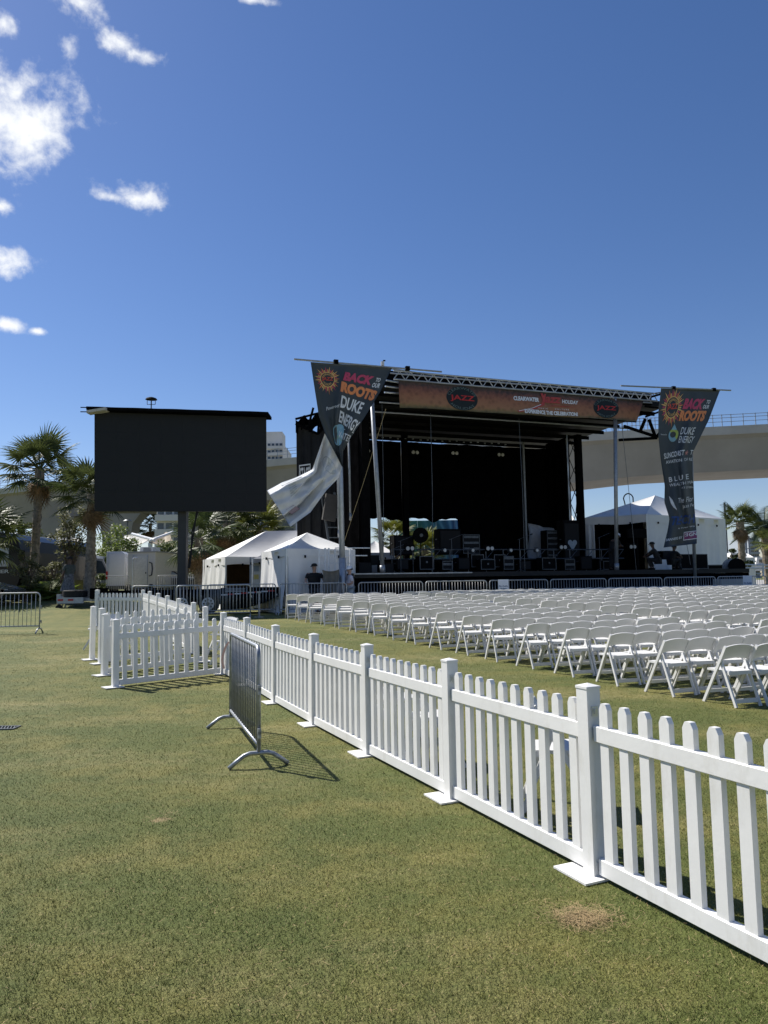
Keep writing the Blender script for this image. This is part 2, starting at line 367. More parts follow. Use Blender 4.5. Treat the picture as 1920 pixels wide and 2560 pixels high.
straw('grass_clippings', [(0, 5.2, 3.2, 2.6, 900, .028), (0, 3.8, 2.2, 1.0, 380, .028)], 'pale dry grass clippings scattered over the near lawn')
# drain grate at the left edge
p = onground(4, 1821)
t = thing('drain_grate', 'dark slotted drain grate set in the lawn at the left edge', 'drain', p)
build('frame', MB().box((0,-.12,.012),(.5,.03,.024)).box((0,.12,.012),(.5,.03,.024)).box((-.235,0,.012),(.03,.21,.024)).box((.235,0,.012),(.03,.21,.024)), GALV_D, t)
for i in range(9): build('slat', MB().box((-.2+.05*i,0,.012),(.018,.208,.018), .35), GALV_D, t)
build('pit', MB().box((0,0,.004),(.44,.208,.006)), BLACK, t); t.scale = (.75, .75, .6)

# pale path behind the trailer and the sandy bed edge
PATH = mat('pale_path', (.48,.45,.39), .9, var=.1, scale=1)
def strip(name, pts, w, m, dz):
    mb = MB(); vs = []
    for (x, y) in pts: vs += [(x, y-w/2, gz(x, y-w/2)+dz), (x, y+w/2, gz(x, y+w/2)+dz)]
    mb.add(vs, [(2*i, 2*i+2, 2*i+3, 2*i+1) for i in range(len(pts)-1)])
    return struct(build(name, mb, m))
strip('path', [(x, 40) for x in range(-40, -4, 2)], 3.2, PATH, .02)
struct(build('added_bounce_paving', MB().add([(-220,57,.58),(220,57,.58),(220,170,.58),(-220,170,.58)], [(0,1,2,3)]), mat('bounce_paving_grey', (.34,.33,.31), .9, var=.1, scale=.3)))  # added grey sheet: neutral bounce light for the bridge underside
strip('planting_bed', [(x, 32.5) for x in range(-34, -9, 1)], 7, mat('mulch', (.20,.17,.10), .95, var=.4, scale=2, bump=.5, bscale=12), .012)

# ---------------------------------------------------------------- causeway bridge
BP = [(190, 47), (95, 60), (38, 71.9), (20, 75.3), (-12.7, 88), (-58.2, 111.3), (-110, 142), (-190, 200)]
bpts = []
for i in range(1, len(BP)-2):
    P = [Vector((*BP[i+k], 0)) for k in (-1, 0, 1, 2)]
    for k in range(10):
        q = k/10
        bpts.append(.5*((2*P[1])+(-P[0]+P[2])*q+(2*P[0]-5*P[1]+4*P[2]-P[3])*q*q+(-P[0]+3*P[1]-3*P[2]+P[3])*q**3))
bpts.append(Vector((*BP[-2], 0)))
br = thing('bridge', 'long pale concrete causeway bridge arching behind the stage and palms', 'bridge', (20, 75.3, 0))
DECK = 16.5
def sweep(section, closed=True):
    mb = MB(); n = len(bpts); vs = []; m = len(section(0, 0))
    for i, p in enumerate(bpts):
        d = (bpts[min(i+1, n-1)]-bpts[max(i-1, 0)]).normalized(); far = Vector((d.y, -d.x, 0))
        if far.y < 0: far = -far
        for (o, z) in section(i/(n-1), p.x): vs.append(p+far*o+Vector((0,0,DECK+z)))
    fs = [(i*m+k, i*m+(k+1) % m, (i+1)*m+(k+1) % m, (i+1)*m+k) for i in range(n-1) for k in range(m if closed else m-1)]
    return mb.add(vs, fs)
def depth(x): return 3.1+1.6*math.exp(-((x-4)/16)**2)+1.2*math.exp(-((x+58)/16)**2)
build('parapet', sweep(lambda u, x: [(0,0),(0,-.85),(.35,-.85),(.35,0)]), CONC_L, br, world=True)
build('deck_slab', sweep(lambda u, x: [(.12,-.85),(.5,-1.25),(11.5,-1.25),(12,-.85)]), CONC, br, world=True)
build('box_girder', sweep(lambda u, x: [(.45,-1.2),(1.4,-1.2-depth(x)),(8.6,-1.2-depth(x)),(9.6,-1.2)]), CONC, br, world=True, smooth=False)
RAILM = mat('blue_grey_rail', (.24,.28,.34), .5, .3)
mbs = [MB() for _ in range(3)]
for k, z in enumerate((.45, .85, 1.15)):
    pts = []
    for i, p in enumerate(bpts): pts.append(p+Vector((0,0,DECK+z)))
    mbs[k].tube(pts, .03, 5); build('hand_rail', mbs[k], RAILM, br, world=True)
proto = None
for i in range(len(bpts)-1):
    for k in range(3):
        p = bpts[i].lerp(bpts[i+1], k/3)
        if proto is None: proto = build('rail_post', MB().box((0,0,.6),(.06,.06,1.2)), RAILM, br); o = proto
        else: o = proto.copy(); col.objects.link(o); o.parent = br
        o.location = (p.x-20, p.y-75.3, DECK)
for (px, Y, w) in ((143, 105, 3.4), (301, 101, 3.6)):
    c = at(px, 1330, Y); mb = MB()
    prof = [(0, w*.5), (5, w*.5), (8, w*.52), (10, w*.62), (11.3, w*.9)]
    vs = []
    for z, hw in prof: vs += [(c.x-hw, Y-1.6, z), (c.x+hw, Y-1.6, z), (c.x+hw, Y+1.6, z), (c.x-hw, Y+1.6, z)]
    mb.add(vs, [(4*i+k, 4*i+(k+1) % 4, 4*i+4+(k+1) % 4, 4*i+4+k) for i in range(len(prof)-1) for k in range(4)])
    build('pier', mb, CONC, br, world=True)

# ---------------------------------------------------------------- far buildings
def tower(px0, px1, py0, py1, Y, dep, floors, cols_, name, label, m, mw, cat='building', rz=0.0):
    a, b = at(px0, py0, Y), at(px1, py1, Y); w = b.x-a.x; top = a.z; h = top-.3
    t = thing(name, label, cat, ((a.x+b.x)/2, Y, .3), rz)
    build('wall', MB().box((0, dep/2, h/2), (w, dep, h)), m, t)
    proto = None; pw = None; fh = h/floors
    for f in range(floors):
        build('balcony', MB().box((0, -.35, f*fh+fh*.28), (w*1.02, .7, fh*.42)), m, t)
        for c in range(cols_):
            if proto is None: proto = build('window', MB().box((0, 0, 0), (w/cols_*.72, .1, fh*.4)), mw, t); o = proto
            else: o = proto.copy(); col.objects.link(o); o.parent = t
            o.location = (-w/2+w*(c+.5)/cols_, -.03, f*fh+fh*.74)
    return t
STUCCO = mat('white_stucco', (.62,.61,.58), .8, var=.05, scale=.5); STUCCO2 = mat('grey_stucco', (.36,.40,.45), .8, var=.06, scale=.5)
t = tower(668, 708, 1108, 1380, 150, 14, 22, 4, 'condominium_tower', 'far pale condominium tower with stacked balconies beside the screen', STUCCO, GLASS)
build('penthouse', MB().box((-.8, 6, 24.9+4.6), (3.6, 5, 7)), STUCCO, t)
tower(392, 452, 1270, 1420, 95, 12, 6, 3, 'apartment_building', 'white apartment block with banded balconies behind the shade sails', STUCCO, GLASS)
tower(470, 740, 1243, 1420, 104, 14, 4, 7, 'apartment_building', 'blue-grey clapboard apartment building behind the white tents', STUCCO2, GLASS)
tower(1872, 1900, 1345, 1420, 260, 20, 10, 4, 'condominium_tower', 'distant hazy blue-grey high-rise beyond the marina at right', mat('hazy_grey', (.34,.38,.44), .8), GLASS)
# mural hoarding seen under the back curtain
MUR = bpy.data.materials.new('mural'); MUR.use_nodes = True; _t = MUR.node_tree; _p = _t.nodes['Principled BSDF']; _p.inputs['Roughness'].default_value = .6
_tc = _t.nodes.new('ShaderNodeTexCoord'); _w = _t.nodes.new('ShaderNodeTexWave'); _w.inputs['Scale'].default_value = .55; _w.inputs['Distortion'].default_value = 14; _w.inputs['Detail'].default_value = 2; _w.inputs['Detail Scale'].default_value = .6
_r = _t.nodes.new('ShaderNodeValToRGB'); _r.color_ramp.elements[0].color = (.008,.035,.16,1); _r.color_ramp.elements[1].color = (.10,.24,.42,1); e = _r.color_ramp.elements.new(.6); e.color = (.02,.09,.28,1)
_sx = _t.nodes.new('ShaderNodeSeparateXYZ'); _mr = _t.nodes.new('ShaderNodeMapRange'); _mr.inputs[1].default_value = -1.5; _mr.inputs[2].default_value = 2.0; _mr.inputs[3].default_value = .85; _mr.inputs[4].default_value = 0
_mx = _t.nodes.new('ShaderNodeMix'); _mx.data_type = 'RGBA'; _mx.inputs[7].default_value = (.03,.17,.09,1)
_t.links.new(_tc.outputs['Object'], _w.inputs['Vector']); _t.links.new(_w.outputs['Fac'], _r.inputs[0]); _t.links.new(_tc.outputs['Object'], _sx.inputs[0]); _t.links.new(_sx.outputs['X'], _mr.inputs[0]); _t.links.new(_mr.outputs[0], _mx.inputs[0]); _t.links.new(_r.outputs[0], _mx.inputs[6]); _t.links.new(_mx.outputs[2], _p.inputs['Base Color'])
a, b = at(1025, 1302, 52), at(1150, 1302, 52)
t = thing('mural_wall', 'hoarding painted with blue and green waves behind the stage', 'wall', ((a.x+b.x)/2, 52, .5))
for i in range(4): build('panel', MB().box((-1.9+1.25*i*1.05, 0, (a.z-.5)/2), (1.3, .12, a.z-.5)), MUR, t)
a, b = at(893, 1335, 50), at(958, 1305, 50)
t = thing('mural_container', 'white building with a blue wave mural seen through the left gap under the curtain', 'building', ((a.x+b.x)/2, 50, .5))
build('wall', MB().box((0, 1.5, 1.35), (b.x-a.x+.6, 3, 2.7)), STUCCO, t)
build('mural_panel', MB().box((-.2, -.06, .95), (1.4, .1, 1.9)), MUR, t)
build('mural_panel', MB().box((.95, -.3, 1.75), (.8, .5, 3.5)), MUR, t)
build('roof', MB().box((-.3, 1.5, 2.78), (b.x-a.x+.4, 3.2, .15)), STUCCO, t)
# ================================================================ PICKET FENCE
POST_H, PICK_TOP = 1.08, .985
def make_post(h=POST_H):
    t = thing('fence_post', 'x', 'fence post', group='white fence posts')
    build('post', MB().box((0,0,h/2-.012),(.095,.095,h-.024)), W_VINYL, t)
    s = .051; z = h-.024
    build('cap', MB().add([(-s,-s,z),(s,-s,z),(s,s,z),(-s,s,z),(-s,-s,z+.014),(s,-s,z+.014),(s,s,z+.014),(-s,s,z+.014),(0,0,z+.03)],
          [(0,1,5,4),(1,2,6,5),(2,3,7,6),(3,0,4,7),(4,5,8),(5,6,8),(6,7,8),(7,4,8),(3,2,1,0)]), W_VINYL, t)
    build('base_plate', MB().box((-.04,-.02,.010),(.29,.27,.012)), W_VINYL, t)
    for z in (.93, .81, .06): build('bracket', MB().box((.050,0,z),(.008,.045,.055)).box((.060,0,z),(.014,.02,.03)), ALU, t)
    return t
def make_panel(L, n=10):                    # runs along +x from 0 to L; outer face towards -y
    t = thing('picket_fence_panel', 'x', 'fence panel', group='white picket fence panels')
    for nm, z in (('top_rail', .807), ('bottom_rail', .072)):
        a, b, h, d = .015, L-.015, .045, .026
        c = .004
        prof = [(-d,-h+c),(-d+c,-h),(d-c,-h),(d,-h+c),(d,h-c),(d-c,h),(-d+c,h),(-d,h-c)]
        build(nm, MB().prism([(a, y-.0, z+q) for y, q in prof], (0,0,0), (b-a,0,0)), W_VINYL, t)
    # pickets pass through the rails: round-shouldered tops
    w, d = .034, .0175
    prof = [(-w,.045),(w,.045),(w,PICK_TOP-.032),(w*.55,PICK_TOP-.002),(w*.45,PICK_TOP),(-w*.45,PICK_TOP),(-w*.55,PICK_TOP-.002),(-w,PICK_TOP-.032)]
    proto = None
    for i in range(n):
        x = .015+(L-.03)*(i+.5)/n
        if proto is None: o = proto = build('picket', MB().prism([(q, -d, z) for q, z in prof], (0,0,0), (0,2*d,0)), W_VINYL, t)
        else: o = proto.copy(); col.objects.link(o); o.parent = t; KIDS[t.name].append(o)
        o.location.x = x; o.rotation_euler.y = random.uniform(-.004, .004)
    return t
POSTS = []; PROTO_POST = make_post(); PANEL_P = {}
def fence_post(x, y, rz, label, lean=0):
    o = place(PROTO_POST, POSTS, (x, y, gz(x, y)), rz, label); o.rotation_euler = (lean, lean*.5, rz); return o
def fence_panel(a, b, label, n=10):
    a, b = Vector(a), Vector(b); d = b-a; L = d.length-.10; key = (round(L, 2), n); d.normalize()
    if key not in PANEL_P: PANEL_P[key] = (make_panel(L, n), [])
    pr, stt = PANEL_P[key]; s = a+d*.05
    za, zb = gz(*a), gz(*b); o = place(pr, stt, (s.x, s.y, za), math.atan2(d.y, d.x), label)
    o.rotation_euler = Euler((0, -math.atan2(zb-za, L), math.atan2(d.y, d.x)), 'XYZ'); return o
main = [(1.18-.683*k, 4.42+1.52*k) for k in range(-2, 6)]+[(-2.87, 13.2)]
fa = math.atan2(1.52, -.683)
for i, p in enumerate(main):
    # local +x of a post points to the next panel towards the camera
    fence_post(*p, fa+math.pi, 'white square fence post, %s from the right end of the long foreground picket line' % ORD[i], random.uniform(-.006, .006))
for i in range(len(main)-1):
    fence_panel(main[i+1], main[i], 'white picket fence panel, %s from the right end of the long foreground line' % ORD[i])
far_ = [(-4.11,15.96),(-4.80,17.3),(-5.40,18.45),(-5.98,19.6),(-6.55,20.7),(-7.05,21.66)]
for i, p in enumerate(far_):
    fence_post(*p, fa+math.pi, 'white square fence post, %s along the far picket line running towards the screen trailer' % ORD[i])
for i in range(len(far_)-1):
    fence_panel(far_[i+1], far_[i], 'white picket panel, %s along the far line running towards the screen trailer' % ORD[i])
gate = (-3.55, 14.69)
fence_post(*gate, fa+math.pi, 'lone white fence post at the entrance gap between the two picket lines')
crosses = [((-4.35,12.05), main[-1], 'nearest'), ((-4.99,13.29), gate, 'middle'), ((-5.59,14.7), far_[0], 'farthest')]
for a, b, w in crosses:
    ang = math.atan2(b[1]-a[1], b[0]-a[0])
    fence_post(*a, ang, 'white fence post at the open left end of the %s entrance lane panel' % w, random.uniform(-.01, .01))
    fence_panel(a, b, 'white picket panel with rounded tips forming the %s of three parallel entrance lanes' % w)
fence_post(-5.99, 15.26, .6, 'white fence post standing alone, leftmost beside the entrance lanes', .012)
fence_panel((-8.57, 22.2), (-7.05, 21.66), 'white picket panel facing the camera in front of the black trailer tongue', 11)
fence_post(-8.60, 22.22, -.3, 'white fence post at the left end of the panel in front of the trailer')

# ================================================================ STEEL CROWD BARRICADES
def make_barricade(L, H, n, m, mb_, foot=.55, hook=True):      # along +x centred, thickness along y
    t = thing('crowd_barricade', 'x', 'barricade', group='steel crowd barricades')
    r = .02; x = L/2; zb = .20; c = .10
    pts = [(-x, 0, .12), (-x, 0, H-c)]+[(-x+c-c*math.cos(q), 0, H-c+c*math.sin(q)) for q in (.4,.8,1.2)]+[(-x+c, 0, H), (x-c, 0, H)]+[(x-c+c*math.sin(q), 0, H-c+c*math.cos(q)) for q in (.4,.8,1.2)]+[(x, 0, H-c), (x, 0, .12)]
    build('frame', MB().tube(pts, r, 8), m, t, smooth=True)
    build('lower_rail', MB().tube([(-x,0,zb),(x,0,zb)], r*.9, 8), m, t, smooth=True)
    proto = None
    for i in range(n):
        if proto is None: o = proto = build('upright_bar', MB().tube([(0,0,zb),(0,0,H)], .0085, 6), mb_, t, smooth=True)
        else: o = proto.copy(); col.objects.link(o); o.parent = t; KIDS[t.name].append(o)
        o.location.x = -x+L*(i+1)/(n+1)
    for sx in (-1, 1):
        f = foot/2
        build('foot', MB().tube([(sx*(x-.0), -f, .012), (sx*x, -f*.72, .07), (sx*x, -f*.5, .112), (sx*x, -f*.3, .13), (sx*x, f*.3, .13), (sx*x, f*.5, .112), (sx*x, f*.72, .07), (sx*x, f, .012)], .021, 8), m, t, smooth=True)
    if hook:
        for z in (H*.30, H*.66): build('hook', MB().box((x+.03, 0, z), (.05,.03,.05)).box((x+.045, 0, z-.03), (.02,.03,.06)), GALV, t)
    return t
near = make_barricade(2.02, 1.10, 16, GALV, mat('bar_steel', (.19,.205,.22), .5, .5, var=.25, scale=14))
a, b = Vector((-1.86, 8.97)), Vector((-1.19, 7.02))
near.location = ((a.x+b.x)/2, (a.y+b.y)/2, gz(0, 8)); near.rotation_euler = (0, 0, math.atan2(b.y-a.y, b.x-a.x))
near['label'] = 'dark grey steel barricade standing alone on the lawn before the picket fence'
tp = near.matrix_basis
tape = tag(build('caution_tape', MB().grid(lambda u, v: Vector((-1.90-.05*math.sin(v*3)-.05*v+.03*u, 9.0-.03*v, 1.0-.32*v+.01*math.sin(v*9))), 1, 8), mat('tape', (.75,.45,.35), .5)), 'torn strip of pink tape hanging from the near barricade', 'tape')
BAR_P = make_barricade(2.38, 1.10, 20, GALV_L, GALV_L, foot=.5); BARS = []
def barr(x0, y0, x1, y1, label):
    L = math.hypot(x1-x0, y1-y0); o = place(BAR_P, BARS, ((x0+x1)/2, (y0+y1)/2, gz((x0+x1)/2, (y0+y1)/2)), math.atan2(y1-y0, x1-x0), label); return o
pl = onground(100, 1583)
barr(pl.x-2.42, pl.y-.15, pl.x, pl.y, 'galvanised steel barricade at the left edge in front of the dark vehicle')
q = R_(15); sx0, sy0 = -.95, 26.4
for i in range(7):
    x0, y0 = sx0+2.5*i*math.cos(q), sy0+2.5*i*math.sin(q)
    barr(x0, y0, x0+2.4*math.cos(q), y0+2.4*math.sin(q), 'steel barricade before the stage skirt, %s from the left in that row' % ORD[i])
for (p0, p1, Y0, Y1, lab) in ((718, 848, 26.3, 26.2, 'steel barricade in front of the two people by the tent'), (510, 697, 26.0, 26.6, 'steel barricade standing before the white trailer wheel'),
                              (330, 500, 26.0, 26.0, 'steel barricade beyond the far picket line in front of the trailer mast'), (418, 648, 24.2, 24.6, 'lower-set steel barricade overlapping the one before the trailer wheel')):
    a, b = at(p0, 1500, Y0), at(p1, 1500, Y1); barr(a.x, a.y, b.x, b.y, lab)
for (p0, p1, Y0, Y1, lab) in ((392, 416, 42, 42.6, 'far steel barricade just right of the restroom trailer'), (412, 450, 43, 43, 'far steel barricade left of the screen mast'), (455, 500, 43, 43.4, 'far steel barricade right of the screen mast'), (208, 246, 41, 41.5, 'far steel barricade between the two tall palm trunks')):
    a = at(p0, 1460, Y0); barr(a.x, a.y, a.x+2.38, Y1, lab)
# paper notices tied to two of them
for i, (px, pw, ph, dz) in enumerate(((1257, .42, .42, 0), (1867, .44, .52, 0))):
    k = 2 if i == 0 else 6
    x0, y0 = sx0+2.5*k*math.cos(q), sy0+2.5*k*math.sin(q)
    d = ray(px, 1460); nrm = Vector((-math.sin(q), math.cos(q))); s = (nrm.dot(Vector((x0, y0))))/(nrm.x*d.x+nrm.y*d.y)
    c = Vector((d.x*s, d.y*s, 0))-Vector((nrm.x, nrm.y, 0))*.05; z0 = gz(c.x, c.y)+1.13
    t = thing('notice_sign', 'white paper notice on the %s stage barricade' % ('third' if i == 0 else 'rightmost'), 'sign', (c.x, c.y, z0-ph), q)
    o_ = t.matrix_basis
    def S(u, v, M=o_, w=pw, h=ph): return M@Vector(((u-.5)*w, .01*math.sin(u*5), h*(1-v)))
    build('sheet', MB().slab(S, 6, 2, (0, .004, 0)), mat('paper', (.72,.74,.78), .7, var=.03), t, world=True)
    ink = mat('blue_ink', (.05,.11,.22), .7)
    put_text('No Audio', S, .08, .92, .50, .66, ink, t, .006, .02); put_text('Video', S, .2, .8, .72, .90, ink, t, .006, .02)

# ================================================================ FOLDING CHAIRS
def chair_parts():
    out = []; r = []
    W = .215
    # side rail: from the top of the back down to the front foot; rear leg: from the hinge to the rear foot
    for s in (-1, 1):
        x = s*W
        out.append(('side_rail', MB().bar((x, -.17, .765), (x, .29, .0), .026, .040, up=(0,1,0))))
        out.append(('rear_leg', MB().bar((x*.90, -.045, .57), (x*.90, -.27, .0), .024, .038, up=(0,1,0))))
    def back(u, v): a = (u-.5)*2; return Vector((a*.207, -.172+.098*v*1.05-.030*(1-a*a), .757-.175*v+.030*(1-a*a)*(1-v*.2)))
    out.append(('backrest', MB().slab(back, 8, 2, (0, .016, .006))))
    def seat(u, v): a = (u-.5)*2; b = (v-.5)*2; return Vector((a*(.193-.012*b), .205-.37*v, .445+.012*(1-v)-.010*(1-a*a)*(1-b*b)))
    out.append(('seat', MB().slab(seat, 6, 4, (0, 0, -.026))))
    out.append(('seat_rail', MB().box((0, -.155, .418), (.37, .022, .04))))
    out.append(('rear_stretcher', MB().bar((-.193, -.238, .075), (.193, -.238, .075), .018, .055)))
    out.append(('front_stretcher', MB().bar((-.21, .195, .155), (.21, .195, .155), .018, .045)))
    return out
CH = chair_parts()
def new_chair(label, group='white folding chairs set in rows before the stage'):
    t = thing('folding_chair', label, 'chair', group=group)
    for nm, mb in CH: build(nm, mb, W_RESIN, t)
    return t
ROW = R_(16); rd = Vector((math.cos(ROW), math.sin(ROW))); slots = []
for i in range(17):
    f = Vector((4.26-.473*i, 10.06+.881*i))+Vector((.10, -.20))
    for bl, (w0, n) in enumerate(((.2, 7), (4.15, 60))):
        for j in range(n):
            p = f+rd*(w0+.452*j)
            if p.x > .555*p.y+.4: break
            if bl == 1 and p.y > 31: break
            slots.append((p.length, p.x, p.y, i, bl, j))
slots.sort(); PC = new_chair('x'); CST = []; rest = MB()
for k, (dist, x, y, i, bl, j) in enumerate(slots):
    rz = ROW+random.gauss(0, .05); dx, dy = random.gauss(0, .012), random.gauss(0, .04)
    if k < 300:
        if bl == 0: lab = 'white folding chair, %s from the left end of the %s row counted from the camera' % (ORD[j], ORD[i])
        else: lab = 'white folding chair, %s right of the aisle in the %s row counted from the camera' % (ORD[j], ORD[i])
        place(PC, CST, (x+dx, y+dy, gz(x, y)), rz, lab)
    else:
        M = Matrix.Translation((x+dx, y+dy, gz(x, y)))@Matrix.Rotation(rz, 4, 'Z')
        for nm, mb in CH: rest.add([M@Vector(q) for q in mb.v], mb.f)
if rest.v:
    o = build('distant_chairs', rest, W_RESIN); o['kind'] = 'stuff'; tag(o, 'farthest rows of white folding chairs close to the stage', 'chairs')
print('CHAIRS', len(slots))
for (x, y, rz, lab) in ((1.28, 5.72, -1.75, 'single white folding chair behind the fence post second from the right'), (.40, 7.1, -1.5, 'single white folding chair seen through the middle of the foreground pickets'),
                        (.08, 8.2, -1.4, 'single white folding chair seen through the third panel of foreground pickets from the middle'), (-3.0, 14.35, 1.0, 'white folding chair inside the entrance gap'), (-3.35, 15.5, 2.6, 'white folding chair behind the entrance lanes'), (-6.55, 17.0, 1.9, 'white folding chair at far left beside the leftmost fence post'),
                        (-5.95, 16.6, -2.2, 'white folding chair turned sideways just right of the leftmost fence post')):
    o = dup(PC); o.location = (x, y, gz(x, y)); o.rotation_euler = (0, 0, rz); o['label'] = lab; o['group'] = 'loose white folding chairs away from the rows'
# ================================================================ CONCERT STAGE
DZ = 2.0; G0 = .55
stage = thing('concert_stage', 'large black mobile concert stage with truss roof and dark curtains', 'stage', st(6, 4, G0), SA)
def sbox(mb, s0, s1, t0, t1, z0, z1):
    c = [st(s, t, z) for z in (z0, z1) for s, t in ((s0,t0),(s1,t0),(s1,t1),(s0,t1))]
    return mb.add(c, [(3,2,1,0),(4,5,6,7),(0,1,5,4),(1,2,6,5),(2,3,7,6),(3,0,4,7)])
SB = lambda nm, m, *a, par=stage: build(nm, sbox(MB(), *a), m, par, world=True)
SB('deck', mat('deck_ply', (.014,.014,.014), .7, var=.3, scale=3), -1.9, 17.3, -.5, 9.4, DZ-.18, DZ)
SB('deck_edge', ALU_D, -1.9, 3.0, -.53, -.503, DZ-.05, DZ-.005)
def wavy(s0, s1, t, z0, z1, amp=.05, f=9.0, hem=0.0, tilt=0.0):
    def S(u, v):
        s = s0+(s1-s0)*u; zz = z1+(z0-z1)*v
        if hem and v > .99: zz += hem*math.sin(s*3.1)+hem*.6*math.sin(s*7.7)
        return st(s, t+amp*math.sin(s*f)+amp*.5*math.sin(s*f*2.3+v*2)+tilt*v, zz)
    return S
def curtain(nm, s0, s1, t, z0, z1, m=BLACK_CL, par=stage, **k):
    return build(nm, MB().slab(wavy(s0, s1, t, z0, z1, **k), max(6, int(abs(s1-s0)*7)), 8, (0, 0, 0) if False else (SN.x*.02, SN.y*.02, 0)), m, par, smooth=True, world=True)
curtain('skirt', -1.88, 17.28, -.45, G0+.02, DZ-.19, amp=.03, f=5)
# roof: ceiling sheet and joists
def roof(u, v): s = -.6+14.4*u; t = .45+8.9*v; return st(s, t, 9.62-.30*v)
build('roof', MB().slab(roof, 12, 6, (0, 0, .25)), mat('roof_black', (.006,.006,.006), .7), stage, world=True)
for k in range(7):
    t = 1.0+1.3*k
    build('roof_joist', MB().bar(st(-.4, t, 9.42-.034*t), st(13.6, t, 9.42-.034*t), .06, .18), BLACK, stage, world=True)
for t, z in ((.85, 8.97), (1.5, 8.72)):
    build('lighting_pipe', MB().tube([st(-.3, t, z), st(12.4, t, z)], .035, 6), ALU_D, stage, world=True)
# front truss
TZ, BZ = 10.08, 9.73
TR = mat('truss_aluminium', (.42,.44,.46), .45, .3, var=.1, scale=6)
for t in (0, .38):
    for z in (TZ, BZ): build('truss_chord', MB().tube([st(.0, t, z), st(12.97, t, z)], .034, 6), TR, stage, world=True)
n = 26
for i in range(n):
    a, b = 12.97*i/n, 12.97*(i+1)/n; m_ = (a+b)/2
    build('truss_brace', MB().tube([st(a, 0, BZ), st(m_, 0, TZ)], .020, 5, False), TR, stage, world=True)
    build('truss_brace', MB().tube([st(m_, 0, TZ), st(b, 0, BZ)], .020, 5, False), TR, stage, world=True)
for i in range(12):
    a = .4+1.1*i; build('truss_tie', MB().tube([st(a, 0, BZ), st(a+.5, .38, BZ)], .014, 5, False).tube([st(a, 0, TZ), st(a+.5, .38, TZ)], .014, 5, False), TR, stage, world=True)
SB('roof_fascia', BLACK, -.2, 13.0, .42, .46, 9.62, 10.20)
# roof brackets at the right end
for (a, b) in (((11.2, .2, 8.5), (13.0, .2, 8.1)), ((13.0, .2, 8.1), (13.6, .2, 8.75)), ((12.1, .2, 8.35), (12.4, .2, 8.9)), ((12.9, .2, 8.15), (12.6, .2, 8.9)), ((10.9, .2, 7.85), (13.0, .2, 8.05))):
    build('roof_bracket', MB().bar(st(*a), st(*b), .09, .12), BLACK, stage, world=True)
# corner towers and columns
for (s, t, z0, z1, w, m) in ((12.75, 6, DZ, 9.3, .30, BLACK), (12.2, 6.2, DZ, 9.3, .07, ALU), (.1, 8.3, DZ, 9.3, .30, BLACK), (-.4, 2.6, DZ, 9.35, .34, BLACK), (3.75, 8.4, DZ, 9.3, .28, BLACK), (10.6, 8.0, DZ+1.3, 9.2, .10, ALU_D)):
    SB('column', m, s-w/2, s+w/2, t-w/2, t+w/2, z0, z1)
for k in range(5):
    z = 3.2+1.2*k
    build('tower_lattice', MB().tube([st(12.2, 6.1, z), st(12.75, 6.05, z+1.2)], .02, 5, False).tube([st(12.75, 6.1, z), st(12.2, 6.05, z+1.2)], .02, 5, False), BLACK, stage, world=True)
def cable(pts, r, label, m=BLACK, par=None, nm='cable'):
    o = build(nm, MB().tube(pts, r, 5), m, par, world=par is not None)
    return o if par is not None else tag(o, label, 'cable')
for k in range(3): cable([st(12.4+.1*k, 5.8, 8.9), st(12.55-.05*k, 5.75, 7), st(12.3+.16*k, 5.8, 5), st(12.6, 5.75, 3.4)], .025, '', par=stage)
# back and side curtains
curtain('back_curtain', .2, 3.6, 8.5, 5.08, 8.93, hem=.06, amp=.06, f=2.5); curtain('back_curtain', 3.9, 6.85, 8.5, 5.08, 8.93, hem=.06, amp=.06, f=2.5)
curtain('back_curtain', 6.8, 13.0, 8.45, DZ, 8.93, amp=.08, f=4); curtain('back_valance', .1, 7.0, 8.9, 4.9, 5.5, hem=.10, amp=.05, f=3)
def sidec(u, v): return st(12.3+.05*math.sin(u*20), 6.2+2.3*u, 9.2-(9.2-DZ)*v)
build('side_curtain', MB().slab(sidec, 12, 4, (.03, .01, 0)), BLACK_CL, stage, world=True)
def sidel(u, v): return st(-.55+.05*math.sin(u*22), 2.8+5.5*u, 9.3-(9.3-DZ)*v)
build('side_curtain', MB().slab(sidel, 16, 4, (-.03, -.01, 0)), BLACK_CL, stage, world=True)
# small lights and hooks under the back truss
for k in range(22):
    s = .8+.42*k; build('truss_light', MB().box(st(s, 8.2, 9.02+.02*(k % 3)), (.10,.05,.05), SA), ALU_D, stage, world=True)
# wing drape at the left with its white box logo
def wing(u, v):
    s = -3.05+1.75*u; zt = 8.35+.75*u-(.55*max(0, 1-abs(u-.52)/.25) if v < .01 else 0)
    return st(s, 4.0+.10*math.sin(s*13)*(.3+v)+.05*math.sin(s*29), zt+(1.9-zt)*v)
wg = build('wing_drape', MB().slab(wing, 26, 10, (SN.x*.03, SN.y*.03, 0)), mat('wing_drape', (.016,.017,.019), .75, var=.25, scale=3, spec=.3), stage, smooth=True, world=True)
for (a, b) in (((-3.1,3.9,8.55), (-2.1,3.9,8.15)), ((-2.1,3.9,8.15), (-1.2,3.9,9.1)), ((-3.1,3.9,8.75), (-1.2,3.9,9.35)), ((-2.55,3.9,8.4), (-2.3,3.9,9.3)), ((-2.1,3.9,8.15), (-2.0,3.9,9.35)), ((-1.6,3.9,8.7), (-1.3,3.9,9.3))):
    build('wing_frame', MB().bar(st(*a), st(*b), .07, .09), BLACK, stage, world=True)
def wtop(u, v): s = -3.1+2.0*u; return st(s, 3.95+.12*math.sin(s*19), 8.75+.4*u+.12*math.sin(s*11)-.55*v)
